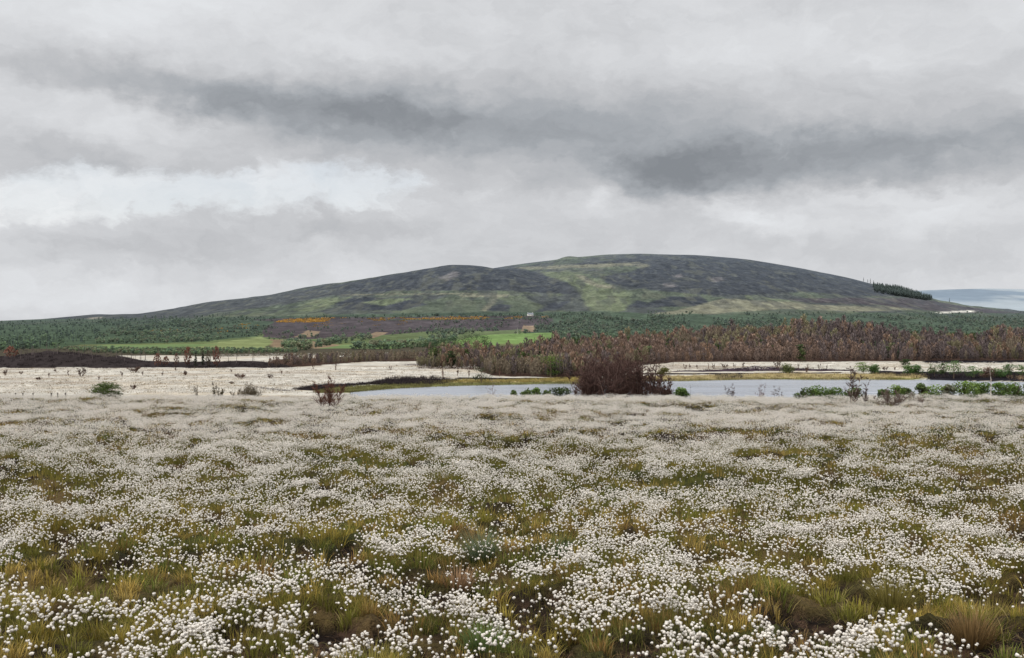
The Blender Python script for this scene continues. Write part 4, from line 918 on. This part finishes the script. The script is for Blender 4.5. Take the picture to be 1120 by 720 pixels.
# house and poles
p = far_pt(580, 346.2); e = empty('house', p, .2); tag(e, 'tiny white house among trees at the foot of the hill', 'house')
def box(mb, c, s, colr):
    c = np.array(c, float); s = np.array(s, float) / 2
    v = np.array([[x, y, z] for x in (-1, 1) for y in (-1, 1) for z in (-1, 1)]) * s + c
    mb.add(v, [[0, 1, 3], [0, 3, 2], [4, 6, 7], [4, 7, 5], [0, 4, 5], [0, 5, 1], [2, 3, 7], [2, 7, 6], [0, 2, 6], [0, 6, 4], [1, 5, 7], [1, 7, 3]], colr)
mb = MB(); box(mb, (0, 0, 2.2), (13, 7, 5.2), s2l(232, 228, 220))
mb.add([[-6.5, -3.5, 4.8], [-6.5, 3.5, 4.8], [-6.5, 0, 8], [6.5, -3.5, 4.8], [6.5, 3.5, 4.8], [6.5, 0, 8]], [[0, 2, 1], [3, 4, 5]], s2l(232, 228, 220)); mb.build('wall', M_paint, e)
mb = MB(); mb.add([[-7, -4, 4.5], [7, -4, 4.5], [7, 0, 8.2], [-7, 0, 8.2], [7, 4, 4.5], [-7, 4, 4.5]], [[0, 1, 2], [0, 2, 3], [3, 2, 4], [3, 4, 5]], s2l(120, 124, 130)); rf = mb.build('roof', M_paint, e)
for x_ in (-5.6, 5.6):
    mb = MB(); box(mb, (x_, 0, 8.6), (1, .9, 1.8), s2l(200, 196, 190)); mb.build('chimney', M_paint, rf)
for x_ in (-3.5, 3.5):
    mb = MB(); box(mb, (x_, -3.52, 2.6), (1.2, .08, 1.5), s2l(60, 64, 70)); mb.build('window', M_paint, e)
mb = MB(); box(mb, (0, -3.52, 1.2), (1.1, .08, 2.2), s2l(90, 70, 60)); mb.build('door', M_paint, e)
for u, b_, lab in [(501, 368, 'pale utility pole at left end of the bright green field'), (566, 366, 'pale utility pole at right end of the bright green field')]:
    p = far_pt(u, b_); e = empty('utility_pole', p); tag(e, lab, 'pole', 'pale poles above the bright field')
    mb = MB(); tube(mb, [[0, 0, -.5], [0, 0, 12]], [.3, .22], s2l(170, 168, 160), 6); mb.build('pole', M_bark, e)
    mb = MB(); box(mb, (0, 0, 11), (2.4, .2, .25), s2l(150, 146, 138)); mb.build('crossarm', M_bark, e)

# ------------------------------------------------------------------ sky and light
SUN_EL, SUN_AZ = 56., 215.
world = bpy.data.worlds.new('World'); scene.world = world; world.use_nodes = True
nt = world.node_tree; nt.nodes.clear(); N = nt.nodes.new; L = nt.links.new
def val(x):
    n = N('ShaderNodeValue'); n.outputs[0].default_value = x; return n.outputs[0]
def m(op, a, b=None, c=None, clamp=False):
    n = N('ShaderNodeMath'); n.operation = op; n.use_clamp = clamp
    for i, q in enumerate((a, b, c)):
        if q is None: continue
        if isinstance(q, (int, float)): n.inputs[i].default_value = q
        else: L(q, n.inputs[i])
    return n.outputs[0]
tc = N('ShaderNodeTexCoord'); sp = N('ShaderNodeSeparateXYZ'); L(tc.outputs['Generated'], sp.inputs[0])
az = m('ARCTAN2', sp.outputs[0], sp.outputs[1]); el = m('ARCSINE', sp.outputs[2])
cb = N('ShaderNodeCombineXYZ'); L(az, cb.inputs[0]); L(el, cb.inputs[1])
P0 = cb.outputs[0]
def noise(vec, scale, sx, sy, detail=8, rough=.55, dist=0., off=0.):
    mp = N('ShaderNodeMapping'); mp.inputs['Scale'].default_value = (sx, sy, 1); mp.inputs['Location'].default_value = (off, off * .7, off * .3)
    L(vec, mp.inputs['Vector']); n = N('ShaderNodeTexNoise'); n.inputs['Scale'].default_value = scale; n.inputs['Detail'].default_value = detail
    n.inputs['Roughness'].default_value = rough; n.inputs['Distortion'].default_value = dist; L(mp.outputs[0], n.inputs['Vector'])
    return n
wn = noise(P0, 9, 1, 1.8, 6, .6, 0, 3.1)
ws = N('ShaderNodeVectorMath'); ws.operation = 'SUBTRACT'; L(wn.outputs['Color'], ws.inputs[0]); ws.inputs[1].default_value = (.5, .5, .5)
wm = N('ShaderNodeVectorMath'); wm.operation = 'MULTIPLY'; L(ws.outputs[0], wm.inputs[0]); wm.inputs[1].default_value = (.15, .06, 0)
wa = N('ShaderNodeVectorMath'); wa.operation = 'ADD'; L(P0, wa.inputs[0]); L(wm.outputs[0], wa.inputs[1])
w2 = noise(P0, 34, 1, 1.5, 5, .6, 0, 5.3)
x2 = N('ShaderNodeVectorMath'); x2.operation = 'SUBTRACT'; L(w2.outputs['Color'], x2.inputs[0]); x2.inputs[1].default_value = (.5, .5, .5)
x3 = N('ShaderNodeVectorMath'); x3.operation = 'MULTIPLY'; L(x2.outputs[0], x3.inputs[0]); x3.inputs[1].default_value = (.05, .03, 0)
x4 = N('ShaderNodeVectorMath'); x4.operation = 'ADD'; L(wa.outputs[0], x4.inputs[0]); L(x3.outputs[0], x4.inputs[1])
P1 = x4.outputs[0]
def blob(px_, py_, rx, ry, rot, pw=2.):
    a = math.atan((px_ - 560) / F); e = math.atan((H - py_) / F * math.cos(a))
    mp = N('ShaderNodeMapping'); mp.vector_type = 'TEXTURE'
    mp.inputs['Location'].default_value = (a, e, 0); mp.inputs['Rotation'].default_value = (0, 0, R(rot)); mp.inputs['Scale'].default_value = (rx / F, ry / F, 1)
    L(P1, mp.inputs['Vector']); ln = N('ShaderNodeVectorMath'); ln.operation = 'LENGTH'; L(mp.outputs[0], ln.inputs[0])
    return m('EXPONENT', m('MULTIPLY', m('POWER', ln.outputs['Value'], pw), -1))
nb_ = noise(P1, 5.5, 1, 2.3, 12, .60, .3, 1.7).outputs['Fac']
nf_ = noise(P1, 16, 1, 1.9, 8, .62, .2, 7.7).outputs['Fac']
B = m('ADD', .635, m('MULTIPLY', m('SUBTRACT', nb_, .5), .33))
B = m('ADD', B, m('MULTIPLY', m('SUBTRACT', nf_, .5), .22))
B = m('ADD', B, m('MULTIPLY', m('SMOOTH_MIN', m('MAXIMUM', m('SUBTRACT', el, .30), 0), 1., .1), .35))
for px_, py_, rx, ry, rot, amp, pw in [
    (150, 15, 420, 60, 0, .13, 2), (560, 40, 160, 40, 0, -.02, 2), (380, 52, 60, 20, 0, .06, 2), (850, 50, 380, 40, 0, .06, 2), (500, 100, 340, 62, -2, -.085, 2), (820, 118, 330, 34, 0, -.04, 2), 
    (60, 78, 180, 20, -2, -.07, 2), (215, 108, 130, 28, -14, -.07, 2), (340, 132, 160, 34, -8, -.07, 2), (530, 138, 190, 30, -2, -.09, 2.5), (120, 108, 130, 13, -4, .09, 2), (60, 165, 150, 20, 0, -.05, 2),
    (440, 116, 360, 48, -6, -.11, 2), (120, 92, 260, 18, -3, -.07, 2), (560, 140, 160, 30, -6, -.05, 2), (120, 130, 170, 24, 0, .06, 2), (130, 186, 90, 12, 0, -.08, 3),
    (860, 176, 290, 30, 3, -.25, 2.5), (720, 188, 90, 28, -8, -.13, 2), (780, 165, 120, 18, 0, -.06, 2), (1050, 180, 150, 22, 4, -.08, 2),
    (520, 205, 130, 30, 0, .04, 2), (640, 212, 36, 26, -30, .10, 2), (790, 234, 44, 12, -10, .11, 2), (860, 250, 70, 10, -10, .08, 2), (1010, 246, 80, 18, 0, .09, 2), (960, 218, 120, 9, 0, .07, 2),
    (250, 262, 300, 20, 4, -.07, 3), (560, 278, 260, 26, 0, -.05, 2), (700, 250, 60, 20, 0, -.03, 2), (60, 325, 340, 26, 0, .10, 2), (900, 300, 250, 16, -6, .02, 2), (1080, 300, 110, 30, 0, .02, 2)]:
    B = m('MULTIPLY_ADD', blob(px_, py_, rx, ry, rot, pw), amp, B)
gap = m('ADD', m('MAXIMUM', blob(150, 214, 300, 27, 2, 3), m('MULTIPLY', blob(385, 205, 90, 26, -4, 3), .95)), m('MULTIPLY', m('SUBTRACT', nf_, .5), 1.9))
mr = N('ShaderNodeMapRange'); mr.interpolation_type = 'SMOOTHSTEP'; mr.inputs['From Min'].default_value = .2; mr.inputs['From Max'].default_value = 1.0
L(gap, mr.inputs['Value']); gm = mr.outputs[0]
# cloud colour from brightness
cr = N('ShaderNodeValToRGB'); L(B, cr.inputs[0])
els = cr.color_ramp.elements
els[0].position = .25; els[0].color = (.24, .258, .282, 1)
els[1].position = .95; els[1].color = (.90, .93, .96, 1)
for p_, c_ in [(.40, (.378, .400, .428, 1)), (.55, (.535, .545, .566, 1)), (.70, (.69, .702, .724, 1))]:
    e_ = els.new(p_); e_.color = c_
sky = N('ShaderNodeTexSky'); sky.sky_type = 'NISHITA'; sky.sun_disc = False; sky.sun_elevation = R(SUN_EL); sky.sun_rotation = R(SUN_AZ)
sk = N('ShaderNodeVectorMath'); sk.operation = 'SCALE'; L(sky.outputs[0], sk.inputs[0]); sk.inputs['Scale'].default_value = .10
thin = N('ShaderNodeMix'); thin.data_type = 'RGBA'; L(m('MULTIPLY_ADD', nb_, .9, .25, True), thin.inputs['Factor'])    # thin high cloud over the blue
L(sk.outputs[0], thin.inputs['A']); thin.inputs['B'].default_value = (1.0, 1.0, 1.0, 1)
mx = N('ShaderNodeMix'); mx.data_type = 'RGBA'; L(m('MULTIPLY', gm, .8), mx.inputs['Factor']); L(cr.outputs[0], mx.inputs['A']); L(thin.outputs['Result'], mx.inputs['B'])
# below the horizon: dull moor
low = N('ShaderNodeMix'); low.data_type = 'RGBA'; mr2 = N('ShaderNodeMapRange'); mr2.inputs['From Min'].default_value = -.02; mr2.inputs['From Max'].default_value = -.06
L(el, mr2.inputs['Value']); L(mr2.outputs[0], low.inputs['Factor']); L(mx.outputs['Result'], low.inputs['A']); low.inputs['B'].default_value = (.22, .21, .19, 1)
mz = N('ShaderNodeMapRange'); mz.interpolation_type = 'SMOOTHSTEP'; mz.inputs['From Min'].default_value = .36; mz.inputs['From Max'].default_value = .95
mz.inputs['To Min'].default_value = 1.; mz.inputs['To Max'].default_value = 1.55; L(el, mz.inputs['Value'])      # overcast sky is brightest overhead
zs_ = N('ShaderNodeVectorMath'); zs_.operation = 'SCALE'; L(low.outputs['Result'], zs_.inputs[0]); L(mz.outputs[0], zs_.inputs['Scale'])
bg = N('ShaderNodeBackground'); L(zs_.outputs[0], bg.inputs['Color']); bg.inputs['Strength'].default_value = 1.0
wo = N('ShaderNodeOutputWorld'); L(bg.outputs[0], wo.inputs['Surface'])

sun = bpy.data.lights.new('sun', 'SUN'); sun.energy = 2.5; sun.angle = R(14); sun.color = (1, .965, .91)
so = bpy.data.objects.new('sun', sun); col.objects.link(so)
so.rotation_euler = (R(90 - SUN_EL), 0, R(180 - SUN_AZ)); so.location = (-30, -20, 60)

cam = bpy.data.cameras.new('camera'); co = bpy.data.objects.new('camera', cam); col.objects.link(co)
co.rotation_euler = (R(90), 0, 0); cam.sensor_width = 36; cam.sensor_fit = 'HORIZONTAL'; cam.lens = 36 * F / 1120
cam.shift_y = -5 / 1120; cam.clip_start = .1; cam.clip_end = 40000
scene.camera = co
scene.view_settings.view_transform = 'Standard'; scene.view_settings.look = 'None'; scene.view_settings.exposure = 0
scene.cycles.max_bounces = 5; scene.cycles.diffuse_bounces = 3; scene.cycles.glossy_bounces = 2; scene.cycles.transmission_bounces = 3
